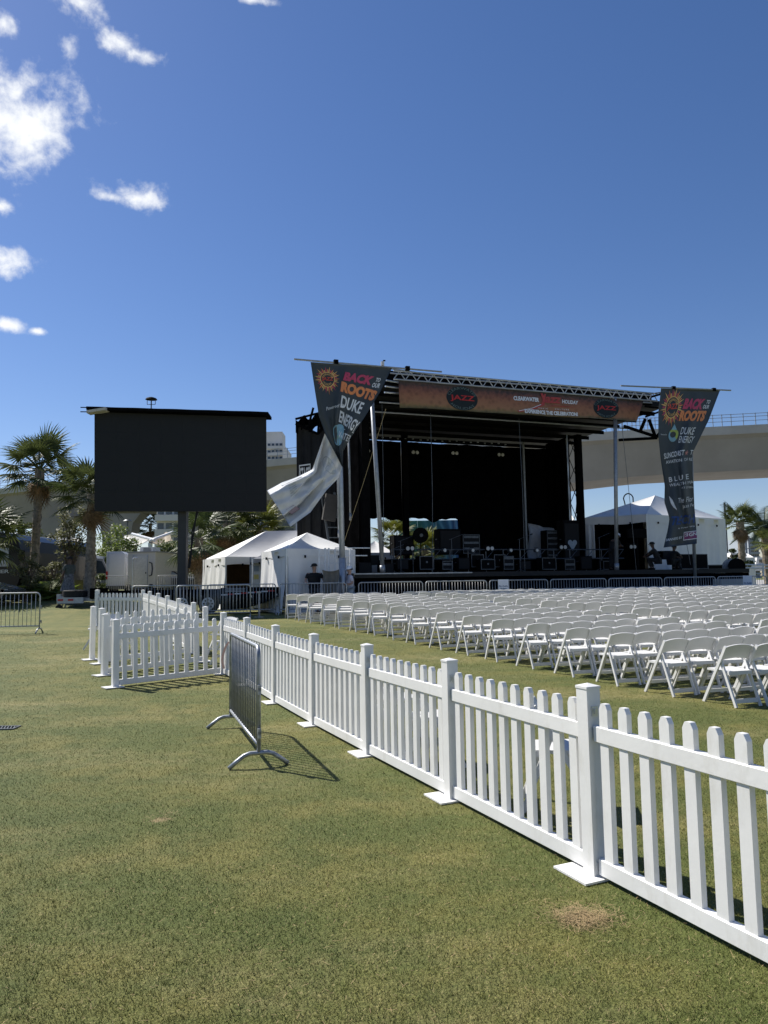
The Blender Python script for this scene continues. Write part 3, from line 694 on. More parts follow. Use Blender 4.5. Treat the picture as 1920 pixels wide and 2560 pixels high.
build('gathered_drape', MB().slab(wtop, 24, 4, (SN.x*.03, SN.y*.03, 0)), BLACK_CL, stage, world=True)
WHITE_INK = mat('white_ink', (.72,.74,.76), .6, var=.05)
def wl(u, v): return st(-2.98+.52*u, 3.83+.05*u, 6.72-1.75*v+.10*u*(1-v))
for (ua, ub, va, vb) in ((0,1,0,.035), (0,1,.965,1), (0,.06,0,1), (.94,1,0,1), (0,1,.485,.50)): put_poly(wl, [(ua,va),(ub,va),(ub,vb),(ua,vb)], WHITE_INK, wg, .03, 'logo_line')
put_text('STAGE', wl, .08, .92, .07, .46, WHITE_INK, wg, .03, .02); put_text('LIVE', wl, .08, .92, .53, .93, WHITE_INK, wg, .03, .02)
# poles
def pole(pts, r, m, lab, nm='support_pole'):
    t = thing(nm, lab, 'pole', pts[0]); build('shaft', MB().tube(pts, r, 10), m, t, smooth=True, world=True)
    p = Vector(pts[0]); d = (Vector(pts[1])-p).normalized()
    build('sleeve', MB().tube([p+d*.02, p+d*(2.0 if r > .09 else .3)], r*1.25, 10), m, t, smooth=True, world=True)
    return t
gp = st(-2.5, -1.0, 0); gp.z = gz(gp.x, gp.y)
pole([gp, st(-2.62, -1.0, 9.85)], .105, mat('banner_pole_steel', (.36,.39,.43), .4, .5), 'tall grey steel pole holding the torn left banner')
pole([st(-.59, 0, DZ), st(-.98, 0, 9.75)], .085, ALU_D, 'slightly leaning aluminium pole at the left front of the stage')
pole([st(10.3, 0, DZ), st(10.62, 0, 9.7)], .085, ALU_D, 'upright aluminium pole at the right front of the stage')
p0 = st(14.05, -.55, G0); pole([p0, st(14.3, -.55, 10.1)], .075, ALU_D, 'steel pole behind the right sponsor banner')
for (a, b, r, lab) in ((st(-.35, 0, 8.5), st(-1.95, .8, 3.1), .009, 'tan rope running from the header banner corner down to the left wing'),):
    tag(build('rope', MB().tube([a, a.lerp(b, .5)+Vector((0,0,-.1)), b], r, 5), mat('rope', (.30,.24,.12), .9)), lab, 'rope')
for (a, b, lab) in ((st(11.0, .1, 8.6), st(11.5, .1, G0), 'black cable hanging right of the front right pole'), (st(1.75, .4, 8.55), st(1.7, .4, DZ), 'thin line hanging below the left of the header banner'), (st(5.9, .4, 8.6), st(5.95, .4, DZ), 'thin line hanging at the middle of the stage'),
                    (st(12.9, -.3, 9.2), st(14.0, -.4, 2.2), 'long stay cable left of the right banner'), (st(-.15, 1, 9.0), st(-.2, 1, DZ), 'thin black line hanging just right of the left banner')):
    cable([a, a.lerp(b, .5)+Vector((.03, 0, 0)), b], .011, lab, GALV_D)
for k, (x0, z0, z1) in enumerate(((-1.75, 3.5, 8.5), (-1.25, 4.2, 8.7))):
    pole([st(x0, 2.0, z0), st(x0-.05, 2.0, z1)], .045, ALU_D if k else GALV, 'thin grey vertical pipe behind the left banner pole, %s one' % ('right' if k else 'left'), 'vertical_pipe')

# ================================================================ HEADER BANNER
HB = bpy.data.materials.new('header_print'); HB.use_nodes = True; _t = HB.node_tree; _p = _t.nodes['Principled BSDF']; _p.inputs['Roughness'].default_value = .7
_tc = _t.nodes.new('ShaderNodeTexCoord'); _sx = _t.nodes.new('ShaderNodeSeparateXYZ'); _t.links.new(_tc.outputs['Generated'], _sx.inputs[0])
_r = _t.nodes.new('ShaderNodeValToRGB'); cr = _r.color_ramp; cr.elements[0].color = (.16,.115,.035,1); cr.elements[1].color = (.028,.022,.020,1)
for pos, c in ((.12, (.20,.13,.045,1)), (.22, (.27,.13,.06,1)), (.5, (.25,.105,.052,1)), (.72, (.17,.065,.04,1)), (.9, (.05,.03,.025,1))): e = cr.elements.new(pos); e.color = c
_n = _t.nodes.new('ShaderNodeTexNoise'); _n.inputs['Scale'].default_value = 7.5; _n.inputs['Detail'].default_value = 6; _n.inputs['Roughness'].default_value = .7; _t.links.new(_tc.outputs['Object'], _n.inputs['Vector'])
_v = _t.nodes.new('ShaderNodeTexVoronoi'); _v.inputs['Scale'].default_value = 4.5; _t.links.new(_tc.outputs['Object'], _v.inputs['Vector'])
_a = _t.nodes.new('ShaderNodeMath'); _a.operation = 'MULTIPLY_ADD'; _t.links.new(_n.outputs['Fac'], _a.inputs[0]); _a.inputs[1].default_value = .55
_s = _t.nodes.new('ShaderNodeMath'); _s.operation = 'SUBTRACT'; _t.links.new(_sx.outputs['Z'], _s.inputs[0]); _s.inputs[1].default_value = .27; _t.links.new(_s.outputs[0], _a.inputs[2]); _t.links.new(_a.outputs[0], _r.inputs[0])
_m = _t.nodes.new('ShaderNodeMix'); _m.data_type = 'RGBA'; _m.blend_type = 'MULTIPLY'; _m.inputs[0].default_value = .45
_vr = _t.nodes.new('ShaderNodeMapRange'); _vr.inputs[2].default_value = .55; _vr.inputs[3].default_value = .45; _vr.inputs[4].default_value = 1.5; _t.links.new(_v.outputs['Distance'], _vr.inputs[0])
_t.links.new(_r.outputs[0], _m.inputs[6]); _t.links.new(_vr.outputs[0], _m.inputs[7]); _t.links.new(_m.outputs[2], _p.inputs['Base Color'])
def HS(u, v):
    s = .18+11.95*u-.45*v*u**6; bot = 8.54+.02*math.sin(u*9)+.10*u+.07*u**3; top = 9.69-.03*u
    return st(s, -.06-.10*v-.10*math.sin(u*3.1)*v+.015*math.sin(u*47)-.05*v*math.sin(u*17), top+(bot-top)*v)
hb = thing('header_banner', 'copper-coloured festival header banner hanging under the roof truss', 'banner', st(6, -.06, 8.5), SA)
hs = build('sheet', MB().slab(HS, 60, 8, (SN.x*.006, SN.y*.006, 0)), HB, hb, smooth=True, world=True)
def HT(u, v): return HS(u, v)
INK_BK = mat('banner_black', (.010,.016,.016), .7); RED = mat('banner_red', (.48,.03,.025), .6); GREYW = mat('banner_white', (.72,.73,.73), .7); DGREEN = mat('banner_teal_grey', (.10,.14,.13), .7); REDP = mat('banner_red_ink', (.42,.06,.05), .6)
for uc in (.232, .828):
    ru = .058; rv = .47
    put_disc(HS, uc, .52, ru*1.03, rv*1.0, INK_BK, hb, .012, 'roundel')
    put_text('JAZZ', HS, uc-.046, uc+.046, .40, .66, RED, hb, .03, .02, name='lettering')
    arc_text('CLEARWATER', HS, uc, .52, ru*.80, rv*.74, R_(165), R_(15), .28, DGREEN, hb, .03)
    arc_text('HOLIDAY', HS, uc, .52, ru*.80, rv*.74, R_(215), R_(325), .28, DGREEN, hb, .03, inward=True)
put_text('CLEARWATER', HS, .432, .535, .26, .44, GREYW, hb, .03, .05, .15)
put_text('HOLIDAY', HS, .633, .705, .25, .42, GREYW, hb, .03, .035, .15)
put_text('EXPERIENCE THE CELEBRATION!', HS, .468, .697, .78, .95, GREYW, hb, .05, .05)
put_text('MUSIC', HS, .525, .570, .66, .72, GREYW, hb, .03, spacing=1.6); put_text('CULTURE', HS, .600, .660, .65, .71, GREYW, hb, .03, spacing=1.6)
put_text('Jazz', HS, .540, .632, .06, .55, REDP, hb, .032, .03, .35)
put_poly(HS, [(.44,.86),(.50,.72),(.545,.52),(.552,.30),(.546,.05),(.556,.05),(.563,.32),(.556,.55),(.51,.76),(.445,.92)], REDP, hb, .034, 'swoosh')
put_poly(HS, [(.56,.60),(.60,.53),(.65,.54),(.70,.57),(.65,.56),(.60,.56)], REDP, hb, .034, 'swoosh')
put_poly(HS, [(.445,.86),(.50,.715),(.54,.53),(.543,.54),(.502,.73),(.447,.88)], GREYW, hb, .038, 'swoosh_line')

# ================================================================ SPONSOR BANNERS
def poly_at(P, v):
    for (a, p), (b, q) in zip(P, P[1:]):
        if v <= b or b == P[-1][0]:
            k = (v-a)/(b-a); return Vector((p[0]+(q[0]-p[0])*k, p[1]+(q[1]-p[1])*k))
SLATE = mat('banner_slate', (.060,.074,.085), .5, var=.12, scale=1.2, spec=.45, trans=.25)
PINK = mat('print_pink', (.50,.06,.13), .55); ORANGE = mat('print_orange', (.72,.25,.09), .55); YELL = mat('print_yellow', (.72,.45,.16), .55); WH = mat('print_white', (.70,.73,.76), .55)
NAVY = mat('print_navy', (.03,.04,.05), .6); SKYB = mat('print_blue', (.20,.38,.50), .55); LIME = mat('print_lime', (.36,.45,.10), .55); TECHB = mat('print_royal', (.02,.06,.20), .55); MAG = mat('print_plum', (.22,.05,.14), .55)
def banner_surface(Lp, Rp, t0, fold):
    def S(u, v):
        a, b = poly_at(Lp, min(max(v, -.2), 1.2)), poly_at(Rp, min(max(v, -.2), 1.2)); q = a.lerp(b, u)
        d = ray(q.x, q.y); O = S0+SN*(t0+fold(u, v)); k = SN.dot(O)/(SN.x*d.x+SN.y*d.y)
        return Vector((d.x*k, d.y*k, EYE+d.z*k))
    return S
def sunburst(S, uc, vc, ru, rv, par, n=40):
    for i in range(n):
        a = 2*math.pi*i/n; w = .055; r0, r1 = .56, (1.0 if i % 2 else .80)+.06*math.sin(i*5.1)
        f = lambda r, a: (uc+ru*r*math.cos(a), vc+rv*r*math.sin(a))
        put_poly(S, [f(r0, a-w), f(r0+.18, a-w*.9), f(r1, a), f(r0+.18, a+w*.9), f(r0, a+w)], (ORANGE, YELL, PINK)[i % 3 if i % 7 else 1], par, .02, 'sun_ray')
    put_disc(S, uc, vc, ru*.57, rv*.57, YELL, par, .022, 'sun_disc'); put_disc(S, uc, vc, ru*.52, rv*.52, NAVY, par, .026, 'sun_disc')
    put_text('JAZZ', S, uc-ru*.44, uc+ru*.44, vc-rv*.16, vc+rv*.20, mat('jazz_red', (.62,.08,.05), .6), par, .04, .02, slope=-rv*.05)
    arc_text('CLEARWATER', S, uc, vc, ru*.32, rv*.32, R_(170), R_(20), .45, YELL, par, .04); arc_text('HOLIDAY', S, uc, vc, ru*.32, rv*.32, R_(215), R_(325), .45, YELL, par, .04, inward=True)
# --- right banner
RL = [(0,(1652.6,971)),(.15,(1646,1031)),(.31,(1646,1092)),(.46,(1652.6,1153)),(.61,(1662,1214)),(.71,(1661,1255)),(.81,(1674,1296)),(.89,(1669,1326)),(1,(1659,1369))]
RR = [(0,(1800,976)),(.2,(1771,1052)),(.41,(1731,1133)),(.55,(1732,1184)),(.72,(1735,1255)),(.94,(1742,1337)),(1,(1742,1359))]
fr = lambda u, v: -.18*math.exp(-((u-.62-.12*v)/.10)**2)*min(1, v*4)-.12*math.sin(u*6.0+v*7)*(.15+v)+.05*math.sin(u*17-v*11)*v
RS = banner_surface(RL, RR, -1.0, fr)
rb = thing('sponsor_banner', 'dark slate sponsor banner hanging full length from the right bar', 'banner', st(14, -1, G0), SA)
build('cloth', MB().slab(RS, 28, 60, (SN.x*.006, SN.y*.006, 0)), SLATE, rb, smooth=True, world=True)
sunburst(RS, .235, .118, .215, .125, rb)
put_text('BACK', RS, .43, .80, .058, .128, PINK, rb, .02, .06, .2); put_text('TO', RS, .835, .90, .065, .090, WH, rb, .02, .03, .1); put_text('OUR', RS, .80, .91, .097, .122, WH, rb, .02, .03, .1)
put_text('ROOTS', RS, .40, .90, .135, .205, ORANGE, rb, .02, .065, .1)
put_text('DUKE', RS, .50, .80, .245, .292, WH, rb, .02, .005); put_text('ENERGY', RS, .50, .86, .302, .345, WH, rb, .02, .005); put_text('Powered by', RS, .05, .19, .290, .302, WH, rb, .02)
for k, (a0, a1, m_) in enumerate(((200, 340, LIME), (20, 160, SKYB), (100, 215, SKYB), (-40, 40, LIME))):
    pts = [(.34+.115*math.cos(R_(a)), .298+.042*math.sin(R_(a))) for a in np.linspace(a0, a1, 10)]+[(.34+.07*math.cos(R_(a))-.01, .298+.020*math.sin(R_(a))-.004) for a in np.linspace(a1, a0, 10)]
    put_poly(RS, pts, m_, rb, .02+.003*k, 'swirl')
put_poly(RS, [(.33,.225),(.40,.262),(.28,.262)], SKYB, rb, .02, 'swirl')
put_text('SUNCOAST', RS, .10, .72, .413, .448, WH, rb, .02, .02, slope=-.025); put_text('T', RS, .90, .98, .390, .420, WH, rb, .02, .01)
put_poly(RS, [(.80+.06*(1 if i % 2 == 0 else .42)*math.sin(i*math.pi/5), .408-.020*(1 if i % 2 == 0 else .42)*math.cos(i*math.pi/5)) for i in range(10)], mat('print_rose', (.50,.22,.20), .6), rb, .022, 'star')
put_text('AVIATION', RS, .14, .66, .458, .478, WH, rb, .02, .01, slope=-.012); put_text('OF RE', RS, .72, .98, .442, .462, WH, rb, .02)
put_text('BLUE', RS, .17, .84, .562, .592, WH, rb, .02, .005, spacing=1.5, slope=-.012); put_text('WEALTH MA', RS, .17, .99, .602, .620, WH, rb, .02, slope=-.012); put_text('AT STERN', RS, .60, .98, .625, .636, WH, rb, .02)
put_text('The Flor', RS, .45, .97, .692, .722, WH, rb, .02, 0, .25, slope=-.008); put_text('Jazz Fe', RS, .56, .97, .735, .762, WH, rb, .02, 0, .25, slope=-.008)
put_poly(RS, [(.14,.675),(.28,.700),(.33,.735),(.36,.765),(.26,.745),(.20,.720)], WH, rb, .02, 'emblem')
put_text('TECH', RS, .08, .99, .800, .860, TECHB, rb, .02, .03, .2); put_text('A Power Way', RS, .35, .95, .880, .892, WH, rb, .02, slope=-.006)
put_text('BANNERS BY', RS, .03, .52, .945, .962, WH, rb, .02, .015, slope=-.008)
put_rect(RS, .56, .99, .912, .968, WH, rb, .02, 'logo_plate'); put_rect(RS, .575, .99, .917, .963, MAG, rb, .03, 'logo_plate'); put_text('SIGN', RS, .60, .98, .921, .944, WH, rb, .042, .02)
bar_ = thing('banner_bar', 'horizontal aluminium bar carrying the right sponsor banner', 'bar', st(13, -1, 9.9), SA)
build('tube', MB().tube([st(10.2, -.98, 9.99), st(16.35, -.98, 10.24)], .035, 8), ALU_D, bar_, world=True); build('tube', MB().tube([st(12.3, -.6, 9.9), st(14.1, -.98, 10.14)], .03, 8), ALU_D, bar_, world=True)
for s in (13.05, 15.35): build('clamp', MB().box(st(s, -.98, 9.99+.041*(s-10.2)), (.16,.12,.14), SA), BLACK, bar_, world=True)
for (a, b) in (((12.4,.2,9.0), (13.6,-.6,9.45)), ((12.4,.2,9.5), (13.6,-.6,9.2)), ((12.6,.1,9.9), (13.4,-.9,10.1))): build('bracket', MB().bar(st(*a), st(*b), .06, .08), BLACK, bar_, world=True)
# --- left banner, twisted by the wind
LL = [(0,(776.6,905)),(.22,(784,955)),(.5,(797,1039)),(.70,(814,1086)),(1,(855,1166))]
LR = [(0,(980,920)),(.22,(952,977)),(.48,(913,1041)),(.68,(879,1091)),(.85,(858,1128)),(1,(857,1168))]
fl = lambda u, v: -.30*math.exp(-((u-.40)/.06)**2)*min(1, max(0, v*2.2))*(1-.5*v)+.10*math.sin(u*9+v*6)*v+.06*math.sin(u*21-v*9)*v
LS = banner_surface(LL, LR, -1.25, fl)
lb = thing('sponsor_banner', 'torn slate sponsor banner twisted round the left pole with its pale tail blown sideways', 'banner', st(-2.5, -1.25, G0), SA)
build('cloth', MB().slab(LS, 36, 40, (SN.x*.006, SN.y*.006, 0)), SLATE, lb, smooth=True, world=True)
sunburst(LS, .205, .175, .185, .135, lb)
put_text('BACK', LS, .42, .83, .075, .165, PINK, lb, .025, .06, .15, slope=.02); put_text('TO', LS, .865, .925, .105, .145, WH, lb, .025, .03); put_text('OUR', LS, .845, .955, .155, .20, WH, lb, .025, .03)
put_text('ROOTS', LS, .405, .965, .175, .275, ORANGE, lb, .025, .065, slope=.055)
put_text('Powered By', LS, .17, .50, .425, .465, WH, lb, .025, .005, slope=-.055)
put_text('DUKE', LS, .43, .86, .305, .415, WH, lb, .025, .025, slope=.05); put_text('ENERGY', LS, .44, .98, .440, .550, WH, lb, .025, .025, slope=.10)
put_disc(LS, .49, .69, .20, .115, SKYB, lb, .025, 'globe'); put_poly(LS, [(.33,.72),(.5,.69),(.66,.74),(.55,.80),(.42,.79)], mat('print_sage', (.22,.34,.26), .6), lb, .03, 'globe_land')
put_text('WATER', LS, .50, .97, .645, .715, WH, lb, .03, .01, slope=.03); put_poly(LS, [(.66,.62),(.99,.645),(.99,.650),(.66,.626)], WH, lb, .03, 'rule_line')
TL = [(0,(812,1084)),(.33,(781,1173)),(.55,(741,1193)),(.75,(706,1205)),(1,(667,1226))]
TRr = [(0,(856,1167)),(.2,(847,1194)),(.45,(816,1226)),(.8,(776,1281)),(1,(726,1317))]
def lip(x, w, h): return h*(1-x/w) if 0 <= x < w else (h*(1+x/.03) if -.03 < x < 0 else 0.0)
def ft(u, v):
    r1 = .12+.75*v; r2 = .62+.30*v
    return lip(u, .09+.04*v, .75)*min(1, max(0, v-.25)*4)+lip(u-.02-.55*v, .30*(1-.5*v), .80)*min(1, v*6)*max(0, 1-v*1.15)+lip(u-.60-.12*v, .20, .60)*min(1, max(0, v-.35)*4)+.03*math.sin(u*23+v*14)+.03*math.sin(v*31-u*9)
TS = banner_surface(TL, TRr, -1.22, ft)
tail = build('tail', MB().slab(TS, 70, 50, (SN.x*.006, SN.y*.006, 0)), mat('banner_reverse', (.66,.68,.70), .6, var=.10, scale=2, spec=.2, trans=.22), lb, smooth=True, world=True)
FAINT = mat('show_through', (.42,.45,.47), .5)
put_poly(TS, [(.03,.50),(.09,.50),(.09,.80),(.03,.80)], FAINT, tail, .02, 'show_through_print')
put_disc(TS, .55, .18, .3, .07, FAINT, tail, .015, 'show_through_print'); put_poly(TS, [(.62,.86),(.80,.84),(.80,.93),(.62,.95)], mat('show_through_plum', (.30,.24,.29), .5), tail, .02, 'show_through_print')
for k in range(5): put_poly(TS, [(.14+.06*k,.62+.02*k),(.17+.06*k,.62+.02*k),(.19+.06*k,.74+.02*k),(.16+.06*k,.74+.02*k)], FAINT, tail, .02, 'show_through_print')
bar_ = thing('banner_bar', 'horizontal aluminium bar carrying the torn left banner', 'bar', st(-1.5, -1.2, 9.8), SA)
build('tube', MB().tube([st(-4.34, -1.2, 9.81), st(1.56, -1.2, 9.83)], .035, 8), ALU_D, bar_, world=True); build('tube', MB().tube([st(-1.6, -1.0, 9.9), st(1.4, -.6, 9.86)], .028, 8), ALU_D, bar_, world=True)
for s in (-2.75, .12): build('clamp', MB().box(st(s, -1.2, 9.84), (.16,.14,.16), SA), BLACK, bar_, world=True)
build('arm', MB().bar(st(-2.75, -1.2, 9.8), st(-1.3, -.1, 9.2), .07, .09), BLACK, bar_, world=True)
for k in range(3): build('outrigger', MB().tube([st(-.4, -.2+.1*k, 9.6-.22*k), st(.6, .2, 9.62-.2*k)], .035, 6), ALU, bar_, world=True)
w = thing('weather_sensor', 'tiny white weather sensor on the roof truss beside the left banner', 'sensor', st(-.35, .3, 10.05))
build('mast', MB().tube([st(-.35,.3,9.9), st(-.35,.3,10.4)], .02, 6), GALV, w, world=True); build('cup', MB().disc(st(-.35,.3,10.42), (0,0,1), .07, .16, 10), W_RESIN, w, world=True); build('cup', MB().disc(st(-.28,.3,10.55), (1,0,0), .03, .10, 8), BLACK, w, world=True)

# ================================================================ GEAR ON THE STAGE
GEAR = mat('gear_black', (.005,.005,.0055), .75, var=.4, scale=9, spec=.08); GRILLE = mat('grille', (.006,.006,.007), .8, var=.3, scale=60); LENS = mat('lamp_lens', (.55,.55,.52), .25, var=.05)
def cab(px0, px1, py0, py1, t, label, kind='cab', dep=.6):
    s0, z1 = onst(px0, py0, t); s1, z0 = onst(px1, py1, t); z0 = max(z0, DZ+.0)
    o = thing({'cab': 'speaker_cabinet', 'case': 'road_case', 'rack': 'equipment_rack'}[kind], label, {'cab': 'speaker', 'case': 'case', 'rack': 'rack'}[kind], st((s0+s1)/2, t+dep/2, z0), SA)
    w, h = s1-s0, z1-z0; d = dep
    b = .015
    build('body', MB().box((0,0,h/2),(w,d,h)), GEAR, o)
    if kind == 'cab':
        build('grille', MB().box((0,-d/2-.012,h/2),(w*.88,.02,h*.86)), GRILLE, o)
        for x in (-1, 1): build('handle', MB().box((x*(w/2+.012),0,h*.6),(.02,.16,.05)), GALV_D, o)
    else:
        for x in (-1, 1):
            build('edge_trim', MB().box((x*(w/2-.012),-d/2-.006,h/2),(.03,.012,h)), GALV_D, o)
        for z in (.02, h-.02): build('edge_trim', MB().box((0,-d/2-.009,z),(w-.06,.012,.03)), GALV_D, o)
        if kind == 'rack':
            for k in range(int(h/.14)): build('rack_unit', MB().box((0,-d/2-.012,.1+.14*k),(w*.86,.02,.11)), (GRILLE, GALV_D)[k % 2], o)
        else: build('latch', MB().box((0,-d/2-.014,h*.55),(.08,.02,.08)), GALV_D, o)
    return o
cab(985, 1035, 1338, 1388, 5, 'black guitar amplifier on the riser at the left of the stage')
cab(1097, 1154, 1322, 1386, 5, 'large black speaker cabinet centre stage')
cab(1157, 1200, 1336, 1384, 5, 'grey-fronted equipment rack right of the big speaker cabinet', 'rack')
cab(1178, 1210, 1386, 1418, 3, 'black road case with metal edges at centre stage, left one', 'case'); cab(1235, 1264, 1386, 1418, 3, 'black road case with metal edges at centre stage, right one', 'case')
cab(1367, 1400, 1325, 1400, 4.6, 'tall stack of electronic units at the right of the stage', 'rack')
hc = cab(1408, 1452, 1300, 1420, 4.0, 'tall black speaker cabinet bearing a small pale heart')
for f in (-1, 1):
    M = hc.matrix_basis; z = .95
    def HSf(u, v, M=M): return M@Vector((u, -.33, v))
    put_disc(HSf, f*.13, 1.25, .13, .13, mat('heart_print', (.30,.36,.42), .6), hc, .01, 'heart')
put_poly(HSf, [(-.24,1.2),(.24,1.2),(0,.85)], mat('heart_print', (.30,.36,.42), .6), hc, .012, 'heart')
cab(895, 930, 1405, 1436, 1.5, 'low black monitor speaker at the far left of the deck'); cab(905, 948, 1388, 1412, 3.5, 'dark amplifier behind the leaning pole'); cab(955, 985, 1408, 1436, 1.4, 'small black wedge speaker right of the leaning pole')
cab(1700, 1770, 1385, 1422, 1.5, 'long black flight case on the right deck wing', 'case'); cab(1655, 1690, 1377, 1398, 2.2, 'small black box raised on a stand at the right wing', 'cab', .4)
cab(1770, 1845, 1412, 1424, 1.5, 'low black road case at the right end of the deck', 'case')
for i in range(11):
    x0 = 992+51*i+(i % 3)*6; hh = (22, 30, 18, 26)[i % 4]
    cab(x0, x0+(30, 36, 26)[i % 3], 1420-hh, 1424, 2.5+.15*(i % 2), 'low black equipment box along the riser front, %s from the left' % ORD[i], ('cab', 'case', 'rack')[i % 3], .5)
# riser with a low truss front
ris = thing('stage_riser', 'black equipment riser with low truss front and lamps across the stage', 'riser', st(6, 4, DZ), SA)
s0, _ = onst(985, 1400, 3.2); s1, _ = onst(1560, 1400, 3.2)
SB('platform', GEAR, s0, s1, 3.3, 7.5, DZ+.55, DZ+.65, par=ris)
curtain('riser_skirt', s0, s1, 3.36, DZ+.01, DZ+.54, par=ris, amp=.02, f=6)
for z in (DZ+.62, DZ+1.05): build('rail', MB().tube([st(s0, 3.2, z), st(s1, 3.2, z)], .03, 6), GALV_D, ris, world=True)
k = 0; s = s0
while s < s1: build('upright', MB().tube([st(s, 3.2, DZ), st(s, 3.2, DZ+1.05)], .025, 6), GALV_D, ris, world=True); build('diagonal', MB().tube([st(s, 3.2, DZ+.62), st(min(s1, s+.45), 3.2, DZ+1.05)], .016, 5), GALV_D, ris, world=True); s += .9
def lamp_pair(px, py, t, lab):
    s, z = onst(px, py, t); o = thing('blinder_light', lab, 'stage light', st(s, t, z-.18), SA)
    build('housing', MB().box((0, .1, .18), (.42, .2, .24)), GEAR, o); build('yoke', MB().box((0, .1, .33), (.5, .04, .03)).box((-.24,.1,.22),(.02,.04,.24)).box((.24,.1,.22),(.02,.04,.24)), GEAR, o)
    for f in (-1, 1): build('lens', MB().disc((f*.105, -.01, .18), (0,1,0), .088, .03, 14), LENS, o)
for i, (px, py) in enumerate(((916, 1127), (1038, 1131), (1137, 1133), (1252, 1137))): lamp_pair(px, py, 7.2, 'twin round stage light hung under the roof, %s from the left' % ORD[i])
for i, (px, py) in enumerate(((1025, 1371), (1225, 1371), (1408, 1368), (1582, 1367))): lamp_pair(px, py, 3.1, 'twin round stage light on the riser front, %s from the left' % ORD[i])
for i, px in enumerate((1110, 1180, 1275, 1340)):
    s, z = onst(px, 1376, 3.1); o = thing('par_light', 'small dull stage lamp on the riser rail, %s from the left' % ORD[i], 'stage light', st(s, 3.1, z-.1), SA)
    build('can', MB().disc((0, 0, .1), (0,1,0), .09, .2, 12), GALV_D, o); build('lens', MB().disc((0, -.105, .1), (0,1,0), .07, .02, 12), LENS, o); build('bracket', MB().box((0,0,.22),(.2,.03,.02)), GEAR, o)
fan = thing('drum_fan', 'round black fan on a stand at the left of the riser', 'fan', st(*(onst(1052, 1375, 4.5)[0], 4.5), DZ+.65), SA)
build('stand', MB().tube([(0,0,0),(0,0,.9)], .03, 8).box((0,0,.02),(.5,.4,.04)), GEAR, fan); build('cage', MB().disc((0,0,1.12), (.2,1,.1), .36, .18, 24), GEAR, fan); build('hub', MB().disc((0,-.1,1.12), (.2,1,.1), .08, .06, 12), GALV_D, fan)
for i, (px, py, t, h) in enumerate(((1002, 1400, 2.4, 1.4), (1130, 1400, 2.4, 1.5), (1300, 1400, 2.4, 1.5), (1500, 1395, 2.4, 1.6), (980, 1415, 1.6, 1.0))):
    s, z = onst(px, py, t); o = thing('microphone_stand', 'thin black microphone stand on the stage, %s from the left' % ORD[(1,2,3,4,0)[i]], 'stand', st(s, t, DZ), SA)
    build('pole', MB().tube([(0,0,0),(0,0,h)], .014, 6), GALV_D, o); build('boom', MB().tube([(-.1,0,h-.05),(.55,-.1,h+.2)], .01, 6), GALV_D, o)
    build('tripod', MB().tube([(0,0,.12),(.25,0,.01)], .012, 5).tube([(0,0,.12),(-.13,.22,.01)], .012, 5).tube([(0,0,.12),(-.13,-.22,.01)], .012, 5), GALV_D, o); build('microphone', MB().disc((.57,-.1,.205+h), (.9,-.15,.35), .025, .12, 8), GEAR, o)
# music desk light / camera arm at right
o = thing('monitor_stand', 'black flat monitor on a stand behind the right front pole', 'monitor', st(*(onst(1595, 1400, 1)[0], 1), DZ), SA)
build('pole', MB().tube([(0,0,0),(0,0,1.5)], .03, 8), GEAR, o); build('monitor', MB().box((0,0,1.7),(1.0,.15,.42)), GEAR, o); build('base', MB().box((0,0,.02),(.5,.5,.04)), GEAR, o)
o = thing('light_ladder', 'black angled lighting ladder beside the left wing drape', 'ladder', st(-1.9, 2.4, DZ), SA)
for f in (-.28, .28): build('rail', MB().bar((f-.2, 0, 3.4), (f+.35, .2, 0), .06, .08), GALV_D, o)
for k in range(8): build('rung', MB().bar((-.42+.07*k, .02*k, 3.2-.42*k), (.14+.07*k, .02*k, 3.2-.42*k), .04, .04), GALV_D, o)
build('case_panel', MB().box((-.12, -.1, 2.75), (.55, .2, 1.1), 0, Matrix.Rotation(.16, 3, 'Y')), mat('case_brown', (.05,.045,.04), .7), o)
# stage-left stair scaffold in white tube
o = thing('scaffold_rail', 'white tubular stair scaffold in front of the small white tent', 'scaffold', st(-3.2, -.6, G0), SA)
WT = mat('white_tube', (.72,.74,.76), .4)
def pz(px, py): s, z = onst(px, py, -.6); return st(s, -.6, z)
for (px, y0, y1) in ((798, 1372, 1432), (813, 1370, 1432), (822, 1370, 1432), (838, 1372, 1432), (876, 1372, 1450)): build('upright', MB().tube([pz(px, y0), pz(px, y1)], .035, 6), WT, o, world=True)
for (y, x0, x1) in ((1389, 795, 842), (1408, 795, 842), (1370, 838, 925), (1389, 860, 918), (1408, 842, 880)): build('rail', MB().tube([pz(x0, y), pz(x1, y)], .022, 6), WT, o, world=True)
# ================================================================ LED SCREEN TRAILER
YS = 28.5; TG = gz(-6, YS)
a, b = at(236, 1028, YS), at(668, 1278, YS+1.0)
scr = thing('screen_trailer', 'black trailer carrying a huge dark LED screen on a mast', 'screen trailer', (at(458, 1500, YS).x, YS, TG))
def SC(u, v):      # the screen face, slightly turned
    tl, tr, bl, brr = at(236, 1030, YS-.6), at(666, 1043, YS+.9), at(236, 1278, YS-.6), at(667, 1279, YS+.9)
    return tl.lerp(tr, u).lerp(bl.lerp(brr, u), v)
nn = (SC(1,.5)-SC(0,.5)).cross(Vector((0,0,1))).normalized(); bk = -nn if nn.y < 0 else nn
for i in range(8):
    for j in range(5):
        e = .0012
        f = lambda u, v, i=i, j=j: SC((i+e+(1-2*e)*u)/8, (j+e+(1-2*e)*v)/5)
        build('led_panel', MB().slab(f, 1, 1, bk*.12), SCREEN, scr, world=True)
